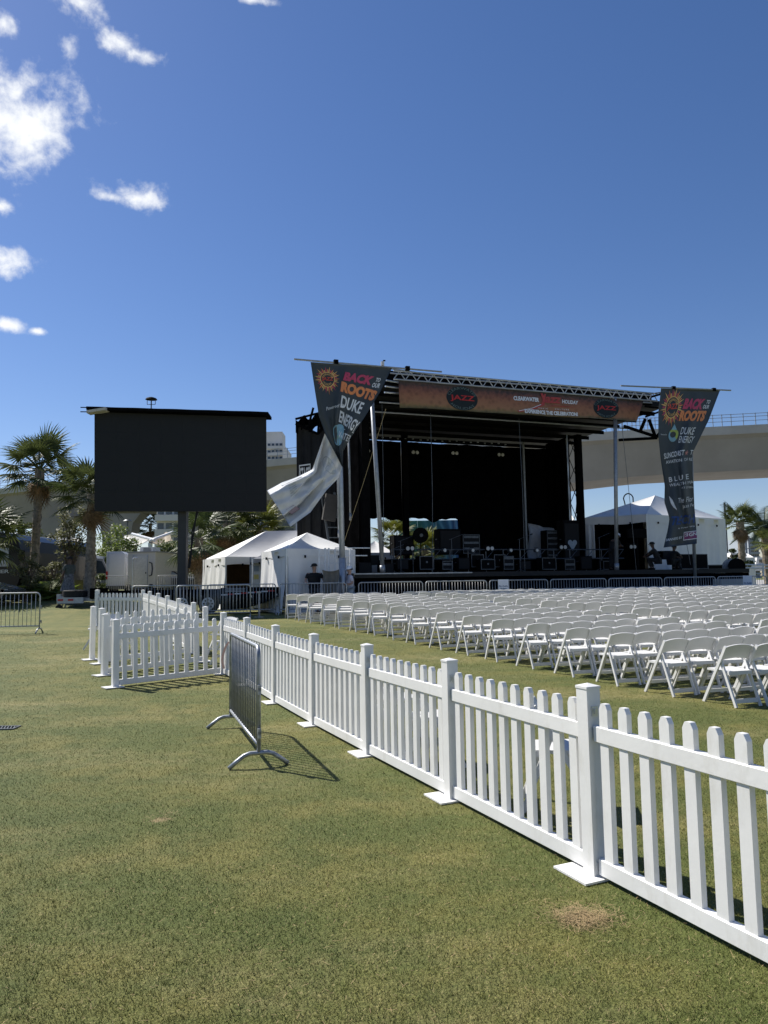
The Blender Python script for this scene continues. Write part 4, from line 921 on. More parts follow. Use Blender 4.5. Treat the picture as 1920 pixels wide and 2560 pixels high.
build('rear_frame', MB().slab(lambda u, v: SC(.01+.98*u, .01+.98*v)+bk*.121, 1, 1, bk*.45), BLACK, scr, world=True)
tl, tr = SC(0, 0), SC(1, 0)
build('top_cover', MB().slab(lambda u, v: (tl+Vector((-.18,-.35,.02))).lerp(tr+Vector((.12,-.35,.02)), u)+Vector((0, .95*v, .004*math.sin(u*30))), 30, 1, (0,0,.12)), BLACK, scr, world=True)
build('cover_lining', MB().slab(lambda u, v: (tl+Vector((-.17,-.34,-.11))).lerp(tl+Vector((.55,-.34,.0)), u)+Vector((0, .4*v, 0)), 1, 1, (0,0,.10)), mat('pale_lining', (.5,.48,.44), .7), scr, world=True)
for dz in (.14, -.03): build('cover_rod', MB().tube([tl+Vector((-.45,-.2,dz)), tl+Vector((-.1,-.2,dz-.01))], .02, 6), BLACK, scr, world=True)
c = SC(.315, 0)+bk*.3+Vector((0,0,.18))
c = c+Vector((0,0,.20))
build('antenna_stand', MB().tube([c-Vector((0,0,.25)), c+Vector((0,0,.22))], .025, 6).tube([c+Vector((-.16,0,.06)), c+Vector((.16,0,.06))], .012, 5).tube([c+Vector((-.16,0,.06)), c+Vector((-.16,0,.28))], .012, 5).tube([c+Vector((.16,0,.06)), c+Vector((.16,0,.28))], .012, 5), GALV_D, scr, world=True)
build('antenna_dish', MB().disc(c+Vector((0,0,.28)), (0,0,1), .23, .05, 18, .19).disc(c+Vector((0,0,.325)), (0,0,1), .19, .04, 18, .08), GEAR, scr, world=True)
m0, m1 = at(458, 1285, YS+.6), at(458, 1480, YS+.6)
build('mast', MB().box(((m0.x), YS+.6, (SC(.5,1).z+.5+TG+.5)/2), (.33, .33, SC(.5,1).z+.5-TG-.5)), mat('mast_grey', (.035,.037,.04), .5), scr, world=True)
for f in (1, 2): build('mast_cable', MB().tube([at(488+f*4, 1275, YS+.4), at(490-f*5, 1330, YS+.35), at(474+f*2, 1385, YS+.3), at(468+f*3, 1420, YS+.3)], .03, 5), RUBBER, scr, world=True)
bed0, bed1 = at(255, 1495, YS), at(700, 1495, YS)
build('bed', MB().box(((bed0.x+bed1.x)/2-.5, YS+.4, TG+.80), (bed1.x-bed0.x-1.2, 2.0, .26)), BLACK, scr, world=True)
build('side_skirt', MB().box((at(480, 1500, YS).x, YS-.58, TG+.62), (3.3, .06, .5)), BLACK, scr, world=True)
x6 = at(560, 1500, YS).x; x7 = at(700, 1500, YS).x
build('tail_ramp', MB().prism([(x6, YS-.6, TG+.15), (x6+.9, YS-.6, TG+.22), (x7, YS-.6, TG+.62), (x7, YS-.6, TG+.98), (x6, YS-.6, TG+.98)], (0,0,0), (0,2.0,0)), BLACK, scr, world=True)
REFR = mat('reflector_red', (.40,.03,.03), .4); REFW = mat('reflector_white', (.6,.6,.6), .4)
for k in range(8): build('reflective_strip', MB().box((x6+.15+.25*k, YS-.612, TG+.72+.035*k*.5), (.24, .01, .05)), REFR if k % 2 else REFW, scr, world=True)
for k in range(3): build('step_grille', MB().box((x6+.55, YS-.612, TG+.84+.05*k), (.75, .012, .025)), GALV, scr, world=True)
wheel_x = [at(530, 1500, YS).x, at(466, 1500, YS).x]
for x in wheel_x:
    w = build('wheel', MB().tube([(x, YS-.62, TG+.40), (x, YS-.60, TG+.40), (x, YS-.40, TG+.40), (x, YS-.38, TG+.40)], [.33, .38, .38, .33], 28), RUBBER, scr, smooth=False, world=True)
    build('rim', MB().disc((x, YS-.625, TG+.40), (0,1,0), .235, .03, 24), mat('rim_white', (.62,.63,.65), .4), w, world=True)
    build('hub', MB().disc((x, YS-.65, TG+.40), (0,1,0), .06, .06, 10), GALV_D, w, world=True)
    for k in range(8): build('rim_hole', MB().disc((x+.15*math.cos(k*.785), YS-.642, TG+.40+.15*math.sin(k*.785)), (0,1,0), .035, .006, 8), BLACK, w, world=True)
    build('mudguard', MB().tube([(x-.46, YS-.5, TG+.55), (x-.30, YS-.5, TG+.82), (x+.30, YS-.5, TG+.82), (x+.46, YS-.5, TG+.55)], .06, 6), BLACK, scr, world=True)
tg0, tg1 = at(118, 1515, YS-1.5), at(262, 1518, YS-.5)
zt = TG+.62
build('tongue', MB().bar((tg0.x, YS-.4, zt), (bed0.x+.3, YS-.1, zt), .10, .12).bar((bed0.x+.2, YS+.9, zt), (tg0.x+1.2, YS-.3, zt), .10, .12), ALU_D, scr, world=True)
tm = (at(158, 1515, YS).x, at(222, 1515, YS).x)
build('tongue_plate', MB().box(((tm[0]+tm[1])/2, YS-.52, zt-.02), (tm[1]-tm[0], .10, .22)), mat('grey_plate', (.40,.42,.44), .5), scr, world=True)
for px in (167, 192): build('reflective_strip', MB().box((at(px, 1515, YS).x, YS-.578, zt), (.20,.012,.07)), REFR, scr, world=True)
sp = build('spare_wheel', MB().tube([((tm[0]+tm[1])/2, YS-.1, zt+.09), ((tm[0]+tm[1])/2, YS-.1, zt+.12), ((tm[0]+tm[1])/2, YS-.1, zt+.33), ((tm[0]+tm[1])/2, YS-.1, zt+.36)], [.40,.45,.45,.40], 26), RUBBER, scr, world=True)
build('rim', MB().disc(((tm[0]+tm[1])/2, YS-.1, zt+.36), (0,0,1), .25, .04, 20), GALV_D, sp, world=True)
jx = at(162, 1520, YS).x; build('jockey_wheel', MB().disc((jx, YS-.5, zt-.30), (0,1,0), .13, .07, 16), RUBBER, scr, world=True); build('jockey_post', MB().box((jx, YS-.5, zt-.08), (.08,.05,.3)), GALV_D, scr, world=True)
hx = tg0.x
build('hitch', MB().box((hx, YS-.4, zt+.05), (.25,.14,.18)).disc((hx-.05, YS-.4, zt+.17), (0,0,1), .10, .10, 12), ALU_D, scr, world=True)
for k in range(3): build('safety_chain', MB().tube([(hx+.1*k, YS-.45, zt-.05), (hx-.05+.15*k, YS-.46, zt-.28-.06*k), (hx+.10+.16*k, YS-.45, zt-.38), (hx+.28+.2*k, YS-.44, zt-.10)], .018, 5), GALV_D, scr, world=True)
build('power_unit', MB().box((at(245, 1500, YS).x, YS+.1, zt+.22), (.36, .9, .40)), BLACK, scr, world=True)
for (px, py) in ((648, 1478),):
    p = at(px, 1500, 24.9); g = gz(p.x, 24.9); o = thing('stanchion', 'short steel stanchion post standing before the trailer tail', 'post', (p.x, 24.9, g))
    build('post', MB().tube([(0,0,0),(0,0,.82)], .035, 8), GALV, o); build('base', MB().disc((0,0,.012), (0,0,1), .17, .02, 16), GALV, o); build('head', MB().box((0,0,.84),(.14,.1,.06)), GALV, o)

# ================================================================ TENTS
def tent(corners, eave, apexes, label, skirt=(), valance=.32, m=W_CLOTH, hem=True):
    """corners: four ground (x, y) from front-left counterclockwise as FL, FR, BR, BL; apexes: one or two points; skirt: indices of walls that are closed"""
    c = [Vector((*q, 0)) for q in corners]; base = sum((q for q in c), Vector())/4; g = .55
    t = thing('frame_tent', label, 'tent', (base.x, base.y, g))
    e = [Vector((q.x, q.y, eave)) for q in c]; ap = [Vector(q) for q in apexes]
    def panel(nm, P, sag=.05):        # triangular or quad roof panel with a slight sag
        def S(u, v):
            bot = P[0].lerp(P[1], u); top = P[3].lerp(P[2], u) if len(P) == 4 else P[2]
            q = bot.lerp(top, v); return q-Vector((0,0,sag*math.sin(math.pi*u)*math.sin(math.pi*v)*2+sag*.3*math.sin(u*14)*(1-v)*v))
        build(nm, MB().slab(S, 10, 8, (0,0,-.012)), m, t, smooth=False, world=True)
    if len(ap) == 1:
        for i in range(4): panel('roof_panel', [e[i], e[(i+1) % 4], ap[0]])
    else:                              # hip roof with ridge from ap[0] (near FL/BL side) to ap[1]
        panel('roof_panel', [e[0], e[1], ap[1], ap[0]]); panel('roof_panel', [e[1], e[2], ap[1]]); panel('roof_panel', [e[2], e[3], ap[0], ap[1]]); panel('roof_panel', [e[3], e[0], ap[0]])
    for i in range(4):
        a, b = e[i], e[(i+1) % 4]; L = (b-a).length; out = Vector((b.y-a.y, a.x-b.x, 0)).normalized()
        def S(u, v, a=a, b=b, out=out, L=L): return a.lerp(b, u)+out*(.03+.015*math.sin(u*L*5))+Vector((0,0,.01-valance*v+(.035*math.sin(u*L*2.4)*v if v > .9 else 0)))
        build('valance', MB().slab(S, max(6, int(L*4)), 2, -out*.01), m, t, smooth=False, world=True)
        for k in range(max(2, int(L/1.5))): q = a.lerp(b, (k+.5)/max(2, int(L/1.5))); build('strap', MB().box(q+out*.06+Vector((0,0,-valance+.02)), (.06,.06,.10)), GEAR, t, world=True)
        build('leg', MB().tube([(a.x, a.y, g), (a.x, a.y, eave)], .04, 6), ALU, t, world=True)
        if i in skirt:
            def S(u, v, a=a, b=b, out=out, L=L): return a.lerp(b, u)+out*(.02+.05*math.sin(u*L*4.2+v)*(.25+v)+.035*math.sin(u*L*11+v*4)*v+.10*v*v)-Vector((0,0,.06))+Vector((0,0,-(eave-g-.07)*v))
            build('side_wall', MB().slab(S, max(10, int(L*10)), 12, -out*.012), m, t, smooth=True, world=True)
    return t
def xy(px, Y): p = at(px, 1400, Y); return (p.x, Y)
# small square tent nearest the stage
fl_, fr_ = xy(717, 27.3), xy(886, 29.0)
bl_ = xy(655, 30.2); br_ = (fr_[0]+bl_[0]-fl_[0], fr_[1]+bl_[1]-fl_[1])
ez = at(717, 1372, 27.3).z; az = at(768, 1331, 29.5)
tent([fl_, fr_, br_, bl_], ez, [((fl_[0]+br_[0])/2, (fl_[1]+br_[1])/2, az.z)], 'small square white tent with closed walls just left of the stage', (0, 3), .30)
# larger hip tent behind, open front
fl_, fr_ = xy(565, 32.5), xy(720, 34.5); bl_ = xy(509, 36.5); br_ = (fr_[0]+bl_[0]-fl_[0], fr_[1]+bl_[1]-fl_[1])
ez = at(565, 1392, 32.5).z
r0 = Vector(at(664, 1328, 36)); r1 = Vector(at(755, 1326, 38))
t2 = tent([fl_, fr_, br_, bl_], ez, [r0, r1], 'larger white hip-roofed tent with an open dark front beyond the small tent', (1, 2, 3), .36)
f = Vector((*fl_, 0)).lerp(Vector((*fr_, 0)), .5)
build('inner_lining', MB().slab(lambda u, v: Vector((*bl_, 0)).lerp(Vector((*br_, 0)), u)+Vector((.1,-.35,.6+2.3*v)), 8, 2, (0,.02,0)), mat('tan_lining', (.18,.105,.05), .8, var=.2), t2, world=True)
dk = thing('door_sign', 'pale blue-framed notice panel standing at the tent opening', 'sign', (*xy(640, 31.5), .55))
build('panel', MB().box((0,0,1.15),(.42,.05,2.1)), mat('grey_panel', (.42,.46,.52), .6), dk); build('frame', MB().box((-.24,0,1.15),(.05,.07,2.2)).box((.24,0,1.15),(.05,.07,2.2)), mat('frame_blue', (.25,.30,.38), .5), dk)
build('sticker', MB().box((.02,-.03,1.75),(.22,.012,.24)), mat('sticker_blue', (.20,.26,.34), .6), dk); build('sticker', MB().box((.02,-.03,1.40),(.20,.012,.20)), mat('sticker_yellow', (.40,.36,.14), .6), dk)
# grey pop-up roof between them
tent([xy(632, 31.0), xy(700, 31.0), xy(700, 33), xy(630, 33)], at(640, 1397, 31).z, [Vector((at(672, 1383, 32).x, 32, at(672, 1380, 32).z))], 'small grey pop-up canopy between the two white tents', (), .2, mat('grey_canopy', (.30,.31,.34), .6, trans=.1))
# big tent right of the stage
fl_, fr_ = xy(1464, 39.0), xy(1621, 37.3); br_ = xy(1817, 41.3); bl_ = (fl_[0]+br_[0]-fr_[0], fl_[1]+br_[1]-fr_[1])
ez = at(1621, 1286, 37.3).z; ap = at(1630, 1237, 39.9)
tR = tent([fl_, fr_, br_, bl_], ez, [((fl_[0]+br_[0])/2, (fl_[1]+br_[1])/2, ap.z)], 'big white peaked tent beyond the right wing of the stage', (1, 2, 3), .42)
pk = Vector((*fl_, 0)).lerp(Vector((*fr_, 0)), .16)
build('side_wall', MB().slab(lambda u, v: Vector((*fl_, 0)).lerp(pk, u)+Vector((0,-.05+.05*math.sin(u*12),ez-.35-(ez-.9)*v)), 10, 4, (0,.02,0)), W_CLOTH, tR, world=True)
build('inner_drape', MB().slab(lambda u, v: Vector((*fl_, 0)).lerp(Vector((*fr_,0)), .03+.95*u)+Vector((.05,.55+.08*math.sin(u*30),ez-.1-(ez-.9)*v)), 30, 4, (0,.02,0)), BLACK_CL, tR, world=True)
fl_ = xy(1380, 47.0); fr_ = xy(1462, 46.0); br_ = xy(1470, 50); bl_ = xy(1385, 51)
tent([fl_, fr_, br_, bl_], at(1445, 1345, 46).z, [Vector((at(1425, 1280, 48.5).x, 48.5, at(1425, 1280, 48.5).z))], 'white tent partly hidden behind the right stage tower', (0, 1), .42)
fl_ = xy(895, 38.0); fr_ = xy(985, 38.6); br_ = xy(985, 41.5); bl_ = xy(898, 41)
tent([fl_, fr_, br_, bl_], at(940, 1382, 38.3).z, [Vector((at(937, 1352, 39.8).x, 39.8, at(937, 1352, 39.8).z))], 'white peaked tent roof seen past the leaning pole at stage left', (0,), .3)
fl_ = xy(1862, 58); fr_ = xy(1886, 58); tent([fl_, fr_, xy(1886, 61), xy(1862, 61)], at(1870, 1394, 58).z, [Vector((at(1866, 1383, 59.5).x, 59.5, at(1866, 1383, 59.5).z))], 'tiny white tent by the palms at the far right', (0,), .3)
# pale sheet pile on the riser at right
def tarp(u, v): s, z = onst(1322+62*u, 1398-90*v+14*u*v, 6.0); return st(s, 6.0+.12*math.sin(u*11)+.1*math.sin(v*7), max(z, DZ+.66)+.03*math.sin(u*9)*v)
tag(build('pale_tarpaulin', MB().slab(tarp, 14, 8, (SN.x*.05, SN.y*.05, 0)), mat('tarp_grey', (.33,.34,.36), .8), smooth=True), 'pale grey tarpaulin hung behind the riser at the right of the stage', 'tarpaulin')
# draped grey crate between the two people
p = at(828, 1480, 27.0); o = thing('covered_bin', 'tall bin covered with a grey cloth between the two people', 'bin', (p.x, 27.0, gz(p.x, 27)))
build('bin', MB().box((0,0,.72),(.42,.4,1.44)), GEAR, o)
def cloth(u, v): a = (u-.5)*2; return Vector((a*(.30-.06*v)+.02*math.sin(v*9), -.24-.05*math.cos(a*9)*(.3+v), 1.52-1.25*v+.06*a*a))
build('cloth', MB().slab(cloth, 16, 10, (0,-.01,0)), mat('grey_cloth', (.13,.125,.11), .85, var=.2, scale=6), o, smooth=True)

# ================================================================ RESTROOM TRAILER, VAN, DARK VEHICLES
YR = 44.0; rx0, rx1 = at(318, 1400, YR).x, at(390, 1400, YR).x; gR = gz(-12, YR); H = at(350, 1383, YR).z-gR-.35
o = thing('restroom_trailer', 'beige restroom trailer with a roof air conditioner behind the far picket line', 'trailer', ((rx0+rx1)/2, YR, gR), R_(-8))
w = rx1-rx0; BEI = mat('beige_panel', (.72,.68,.61), .5, var=.05); L_ = 3.6
build('body', MB().box((0, L_/2, .40+H/2), (w, L_, H)), BEI, o)
build('roof', MB().box((0, L_/2, .42+H), (w+.12, L_+.12, .08)), CONC_L, o)
ac = build('air_conditioner', MB().prism([(-.45,.6,.46+H),(.45,.6,.46+H),(.38,.6,.74+H),(-.38,.6,.74+H)], (0,0,0), (0,1.0,0)), mat('ac_white', (.62,.63,.62), .5), o)
for k in range(5): build('louvre', MB().box((.06, .595, .50+H+.045*k), (.5,.012,.022)), GALV_D, ac)
d = build('door', MB().box((-.05, -.02, .40+H*.47), (w*.50, .05, H*.86)), mat('door_beige', (.68,.66,.61), .5), o); build('handle', MB().box((.30, -.06, .40+H*.42), (.06,.05,.10)), GALV_D, d)
build('door_frame', MB().box((-.05-w*.26, -.03, .40+H*.47), (.04,.06,H*.9)).box((-.05+w*.26, -.03, .40+H*.47), (.04,.06,H*.9)), ALU, o)
build('grab_rail', MB().tube([(w*.30,-.05,1.1),(w*.40,-.09,1.15),(w*.42,-.09,1.5),(w*.40,-.09,1.85),(w*.30,-.05,1.9)], .03, 6), GEAR, o)
build('wheel', MB().disc((w*.36, .2, .36), (1,0,0), .33, .2, 20), RUBBER, o); build('wheel', MB().disc((-w*.46, .2, .36), (1,0,0), .33, .2, 20), RUBBER, o); build('bumper', MB().box((0,-.1,.36),(w*.9,.12,.10)), GALV_D, o)
build('pedestal_lamp', MB().tube([(-.3,-.5,0),(-.3,-.5,2.1)], .05, 8).tube([(-.3,-.5,2.1),(-.2,-.5,2.2),(.0,-.5,2.16)], .035, 6), ALU, o)
o = thing('delivery_van', 'white high-roofed van parked beside the restroom trailer with its door open', 'van', (at(290, 1450, 46).x, 46, gz(-14, 46)), R_(5))
VW = mat('van_white', (.60,.62,.66), .3, var=.03, coat=.4)
build('body', MB().prism([(-.6,0,.4),(.55,0,.4),(.62,0,1.4),(.52,0,2.5),(.30,0,2.68),(-.6,0,2.68)], (0,0,0), (0,5,0)), VW, o); build('tail_light', MB().box((-.55,-.02,1.2),(.10,.05,.5)), REFR, o); build('rear_door', MB().box((.03,-.03,1.55),(.95,.05,2.0)), VW, o)
build('wheel', MB().disc((-.45,.9,.36),(1,0,0),.36,.25,20), RUBBER, o); build('wheel', MB().disc((.48,.9,.36),(1,0,0),.36,.25,20), RUBBER, o); build('bumper', MB().box((0,-.1,.45),(1.2,.15,.2)), GALV_D, o)
dr = build('open_door', MB().prism([(-1.75,.8,.5),(-.75,.8,.5),(-.75,.8,1.6),(-1.05,.8,2.25),(-1.75,.8,2.35)], (0,0,0), (0,.1,0)), mat('van_inner', (.22,.22,.22), .5), o)
build('window', MB().prism([(-1.65,.78,1.35),(-.85,.78,1.35),(-.85,.78,1.6),(-1.1,.78,2.1),(-1.65,.78,2.2)], (0,0,0), (0,.02,0)), GLASS, dr)
build('side_wall', MB().box((-1.95,2.5,1.45),(.5,3.4,2.1)), VW, o)
# black coach at the left edge
YB = 34.0; gB = gz(-16, YB); p1 = at(52, 1400, YB)
o = thing('black_coach', 'black coach with pale lettering parked behind the shrubs at the left edge', 'coach', (p1.x-2.0, YB, gB))
CB = mat('coach_black', (.006,.0065,.008), .35, var=.2, coat=.15, spec=.3)
prof = [(-3.5,.35),(1.75,.35),(1.95,.9),(1.98,2.2),(1.85,2.75),(1.55,3.0),(1.0,3.12),(-3.5,3.12)]
build('body', MB().prism([(x, 0, z) for x, z in prof], (0,0,0), (0,9,0)), CB, o)
build('window', MB().box((.95,-.02,1.95),(1.0,.05,.85)), mat('painted_reflection_glass', (.35,.40,.48), .1, spec=.8), o); build('window', MB().box((-.4,-.02,1.95),(1.4,.05,.85)), GLASS, o)  # bright reflection put into the first window's pale base colour
build('roof_band', MB().box((0,-.02,2.8),(3.0,.05,.25)), mat('band_grey', (.05,.055,.06), .3), o)
def CS(u, v, M=o.matrix_basis): return M@Vector((u, -.01, v))
put_text('ENGER', CS, .35, 1.5, 1.38, 1.22, GREYW, o, .02, .02)
for x in (.2, -2.4):
    w_ = build('wheel', MB().disc((x,-.03,.5),(0,1,0),.48,.3,24), RUBBER, o); build('rim', MB().disc((x,-.19,.5),(0,1,0),.26,.03,18), ALU, w_)
o2 = build('mirror', MB().box((2.1,-.1,2.0),(.1,.3,.5)), GEAR, o)
build('front_wheel_tread', MB().disc((2.15,1.2,.75),(1,0,.0),.72,.4,26), RUBBER, o)
for k in range(4): build('step', MB().box((2.55,.6,.35+.22*k),(.5,.4,.04)), GALV_D, o)
o = thing('parked_car', 'dark grey car cut off by the left edge behind the barricade', 'car', (at(40, 1480, 29).x-2.1, 29, gz(-14, 29)))
CG = mat('car_grey', (.07,.075,.085), .25, .5, coat=.6)
build('body', MB().prism([(-2.2,-.85,.22),(1.9,-.85,.22),(2.1,-.85,.45),(2.05,-.85,.62),(1.2,-.85,.86),(.5,-.85,.95),(-.2,-.85,1.38),(-1.5,-.85,1.4),(-2.2,-.85,1.0)], (0,0,0), (0,1.7,0)), CG, o)
build('window', MB().prism([(.35,-.87,.96),(-.2,-.87,1.32),(-1.4,-.87,1.34),(-1.4,-.87,.96)], (0,0,0), (0,.02,0)), GLASS, o)
for x in (1.2, -1.4): w_ = build('wheel', MB().disc((x,-.82,.33),(0,1,0),.34,.22,22), RUBBER, o); build('rim', MB().disc((x,-.94,.33),(0,1,0),.22,.02,18), ALU, w_)
build('headlight', MB().box((2.0,-.7,.55),(.12,.3,.12)), REFW, o)
o = thing('parked_car', 'dark car with pale windscreen behind the far barricade and screen mast', 'car', (at(425, 1460, 47).x, 47, gz(-12, 47)))
build('body', MB().prism([(-2.1,-.85,.25),(2.1,-.85,.25),(2.1,-.85,.8),(1.2,-.85,.95),(.5,-.85,1.4),(-1.2,-.85,1.42),(-2.1,-.85,1.0)], (0,0,0), (0,1.7,0)), CG, o); build('window', MB().prism([(1.0,-.87,.98),(.45,-.87,1.34),(-1.1,-.87,1.35),(-1.3,-.87,.98)], (0,0,0), (0,.02,0)), mat('painted_reflection_glass', (.35,.40,.48), .1), o)
for x in (1.3, -1.3): build('wheel', MB().disc((x,-.82,.33),(0,1,0),.34,.22,20), RUBBER, o)

# ================================================================ SHADE SAILS, LAMP POSTS, MASTS, FENCES
SAIL = mat('shade_sail', (.62,.60,.56), .6, var=.06, scale=1, trans=.2); SAIL_SHADED = mat('sail_shadow_tan', (.42,.36,.27), .7, trans=.2); WSTEEL = mat('white_steel', (.75,.76,.77), .4)  # the tan copy puts one sail's shadow into its cloth colour
def sail(P, label, m=SAIL):
    P = [Vector(q) for q in P]
    def S(u, v): q = P[0].lerp(P[1], u).lerp(P[3].lerp(P[2], u), v); return q-Vector((0,0,.6*math.sin(math.pi*u)*math.sin(math.pi*v)))
    return tag(build('shade_sail', MB().slab(S, 10, 10, (0,0,.02)), m, smooth=True), label, 'shade sail')
sail([at(300, 1380, 62), at(375, 1352, 60), at(345, 1334, 66), at(310, 1340, 68)], 'white shade sail left of the far tiny palm')
sail([at(372, 1358, 60), at(438, 1368, 58), at(424, 1334, 62), at(415, 1330, 64)], 'tan-shadowed shade sail with a raised white tip beside the screen mast', SAIL_SHADED)
sail([at(0, 1372, 60), at(95, 1368, 60), at(70, 1352, 66), at(0, 1358, 66)], 'white shade sail behind the coach at the left edge')
sail([at(110, 1375, 60), at(215, 1385, 60), at(200, 1345, 66), at(120, 1345, 66)], 'white shade sail behind the slender tree between the palms')
for i, (a, b) in enumerate(((at(374, 1352, 60), at(432, 1331, 61)), (at(330, 1335, 62), at(385, 1350, 60)), (at(0, 1335, 60), at(60, 1337, 60)))):
    o = thing('sail_spar', 'thick white spar of the shade structure, %s from the right' % ORD[i], 'spar', a); build('tube', MB().tube([a, b], .12, 8), WSTEEL, o, world=True); build('end_cap', MB().disc(b, b-a, .15, .12, 10), WSTEEL, o, world=True)
for i, (px, Y) in enumerate(((376, 60), (57, 60))):
    p = at(px, 1350, Y); o = thing('sail_mast', 'white steel mast of the shade sails, %s one' % ('right' if i == 0 else 'left'), 'mast', (p.x, Y, .6)); build('shaft', MB().tube([(0,0,0),(0,0,p.z-.9)], .08, 8), WSTEEL, o); build('head', MB().box((0,0,p.z-1.0),(.3,.2,.3)), WSTEEL, o)
def lamp_post(px, py, Y, label, head=.5):
    p = at(px, py, Y); o = thing('lamp_post', label, 'lamp post', (p.x, Y, .6)); h = p.z-.6
    build('pole', MB().tube([(0,0,0),(0,0,h)], [.09,.06], 8), GALV_D, o); build('head', MB().disc((0,0,h+.08), (0,0,1), head, .16, 16, head*.6), GALV_D, o); build('collar', MB().tube([(0,0,h-.15),(0,0,h)], .10, 8), GALV_D, o); return o
lamp_post(319, 1303, 75, 'slender dark lamp post under the bridge left of the tiny palm', .45)
p = at(1575, 1300, 60); o = thing('lamp_post', 'dark crook-necked lamp post behind the big right tent', 'lamp post', (p.x, 60, .6)); zt = at(1575, 1250, 60).z
arc = [(-.35, 0, 0), (-.35, 0, zt-.9)]+[(-.05-.42*math.cos(a), 0, zt-.62+.55*math.sin(a)) for a in np.linspace(.3, 2.7, 8)]+[(.33, 0, zt-1.2)]
build('pole', MB().tube(arc, .05, 8), GEAR, o); build('globe', MB().disc((.33,0,zt-1.75),(0,0,1),.28,.5,14,.15), GEAR, o); build('globe', MB().disc((-.35,0,zt-1.7),(0,0,1),.2,.4,12), GEAR, o)
for i, (px, py, Y, h0) in enumerate(((1811, 1256, 70, 1), (1864, 1340, 75, 2), (1872, 1340, 75, 3))):
    p = at(px, py, Y); o = thing('boat_mast', 'thin sailboat mast beyond the right tent, %s from the left' % ORD[i], 'mast', (p.x, Y, .5)); build('spar', MB().tube([(0,0,0),(0,0,p.z-.5)], .10, 6), ALU_D if i else GALV_D, o); build('crosstree', MB().box((0,0,(p.z-.5)*(.75 if i else .97)),(1.6 if i else .9,.06,.06)), ALU_D, o); build('boom', MB().tube([(0,0,1.8),(1.6,0,1.9)], .06, 6), ALU_D, o)
cable([at(1884, 1330, 60), at(1914, 1400, 60)], .05, 'dark mast stay slanting between the right palms', GALV_D)
o = thing('white_hand_railing', 'white two-bar railing beyond the right end of the stage', 'railing', at(1850, 1440, 40)); 
for y in (1411, 1419): build('bar', MB().tube([at(1845, y, 40), at(1930, y+2, 40)], .04, 6), WT, o, world=True)
for px in (1852, 1908): build('upright', MB().tube([at(px, 1408, 40), at(px, 1440, 40)], .05, 6), WT, o, world=True)
o = thing('cable_drum', 'black cable drum at the right end of the stage', 'drum', at(1842, 1424, 34.5)); c_ = at(1842, 1416, 34.5)
build('flange', MB().disc(c_, (.2,1,0), .38, .06, 24), GEAR, o, world=True); build('core', MB().disc(c_+Vector((0,.3,0)), (.2,1,0), .2, .5, 16), GEAR, o, world=True); build('flange', MB().disc(c_+Vector((0,.6,0)), (.2,1,0), .38, .06, 24), GALV, o, world=True)
for i, (px, py, Y, w) in enumerate(((1902, 1400, 62, 3.0), (1832, 1388, 66, 2.2))):
    p = at(px, py, Y); o = thing('moored_boat', 'small white boat among the palms at far right, %s one' % ('right' if i == 0 else 'left'), 'boat', (p.x, Y, p.z-.9))
    build('hull', MB().prism([(-w/2,-.9,.5),(-w/2+.3,-.9,0),(w/2-.5,-.9,0),(w/2,-.9,.6)], (0,0,0), (0,1.8,0)), W_RESIN, o); build('cabin', MB().prism([(-w*.25,-.6,.5),(w*.25,-.6,.5),(w*.15,-.6,1.1),(-w*.2,-.6,1.1)], (0,0,0), (0,1.2,0)), W_RESIN, o); build('window', MB().box((0,-.62,.8),(w*.3,.02,.25)), GLASS, o)
# green hoarding strip behind the restroom trailer and a low wall at right
p = at(398, 1385, 56); o = thing('green_hoarding', 'green fabric hoarding behind the small trees left of the screen mast', 'hoarding', (p.x+.6, 56, .9)); [build('panel', MB().box((-1+1.05*k, 0, 1.2), (1.0,.05,2.0)), mat('green_fabric', (.02,.13,.06), .7), o) for k in range(3)]; [build('post', MB().box((-1.5+1.05*k, .05, 1.1), (.06,.06,2.2)), GALV_D, o) for k in range(4)]
p = at(1820, 1455, 31.8); o = thing('concrete_block', 'grey concrete block behind the rightmost stage barricade', 'block', (p.x, 31.8, .55), R_(15)); build('block', MB().box((0,0,.5),(1.1,.5,1.0)), CONC_L, o); build('lifting_loop', MB().tube([(-.1,0,.99),(-.1,0,1.08),(.1,0,1.08),(.1,0,.99)], .015, 6), GALV_D, o)
# ================================================================ PALMS
def fan_frond(pet, rad, nseg, seed, droop):
    r = random.Random(seed); mb = MB(); pts = []
    for k in range(6):
        q = k/5; pts.append(Vector((pet*q, 0, -.10*pet*q*q)))
    mb.tube(pts, [.022, .02, .018, .015, .012, .010], 4, False)
    c = pts[-1]; d0 = Vector((1, 0, -.22)).normalized()
    for i in range(nseg):
        a = (i/(nseg-1)-.5)*2*2.25; L = rad*(.72+.28*math.cos(a*.6))*r.uniform(.88, 1.06)
        dirv = Vector((math.cos(a), math.sin(a), .10*math.cos(a*2)-.20+.10*abs(math.sin(a)))).normalized()
        side = Vector((-math.sin(a), math.cos(a), .35*(1 if i % 2 else -1))).normalized(); w = .036*rad
        P = []
        for s, ww in ((.04, .35), (.42, 1.0), (.75, .6), (1.0, .05)):
            p = c+dirv*L*s+Vector((0, 0, -droop*L*(s**2.2)*r.uniform(.8, 1.3))); P += [p-side*w*ww, p+side*w*ww]
        mb.add(P, [(0,1,3,2),(2,3,5,4),(4,5,7,6)])
    return mb
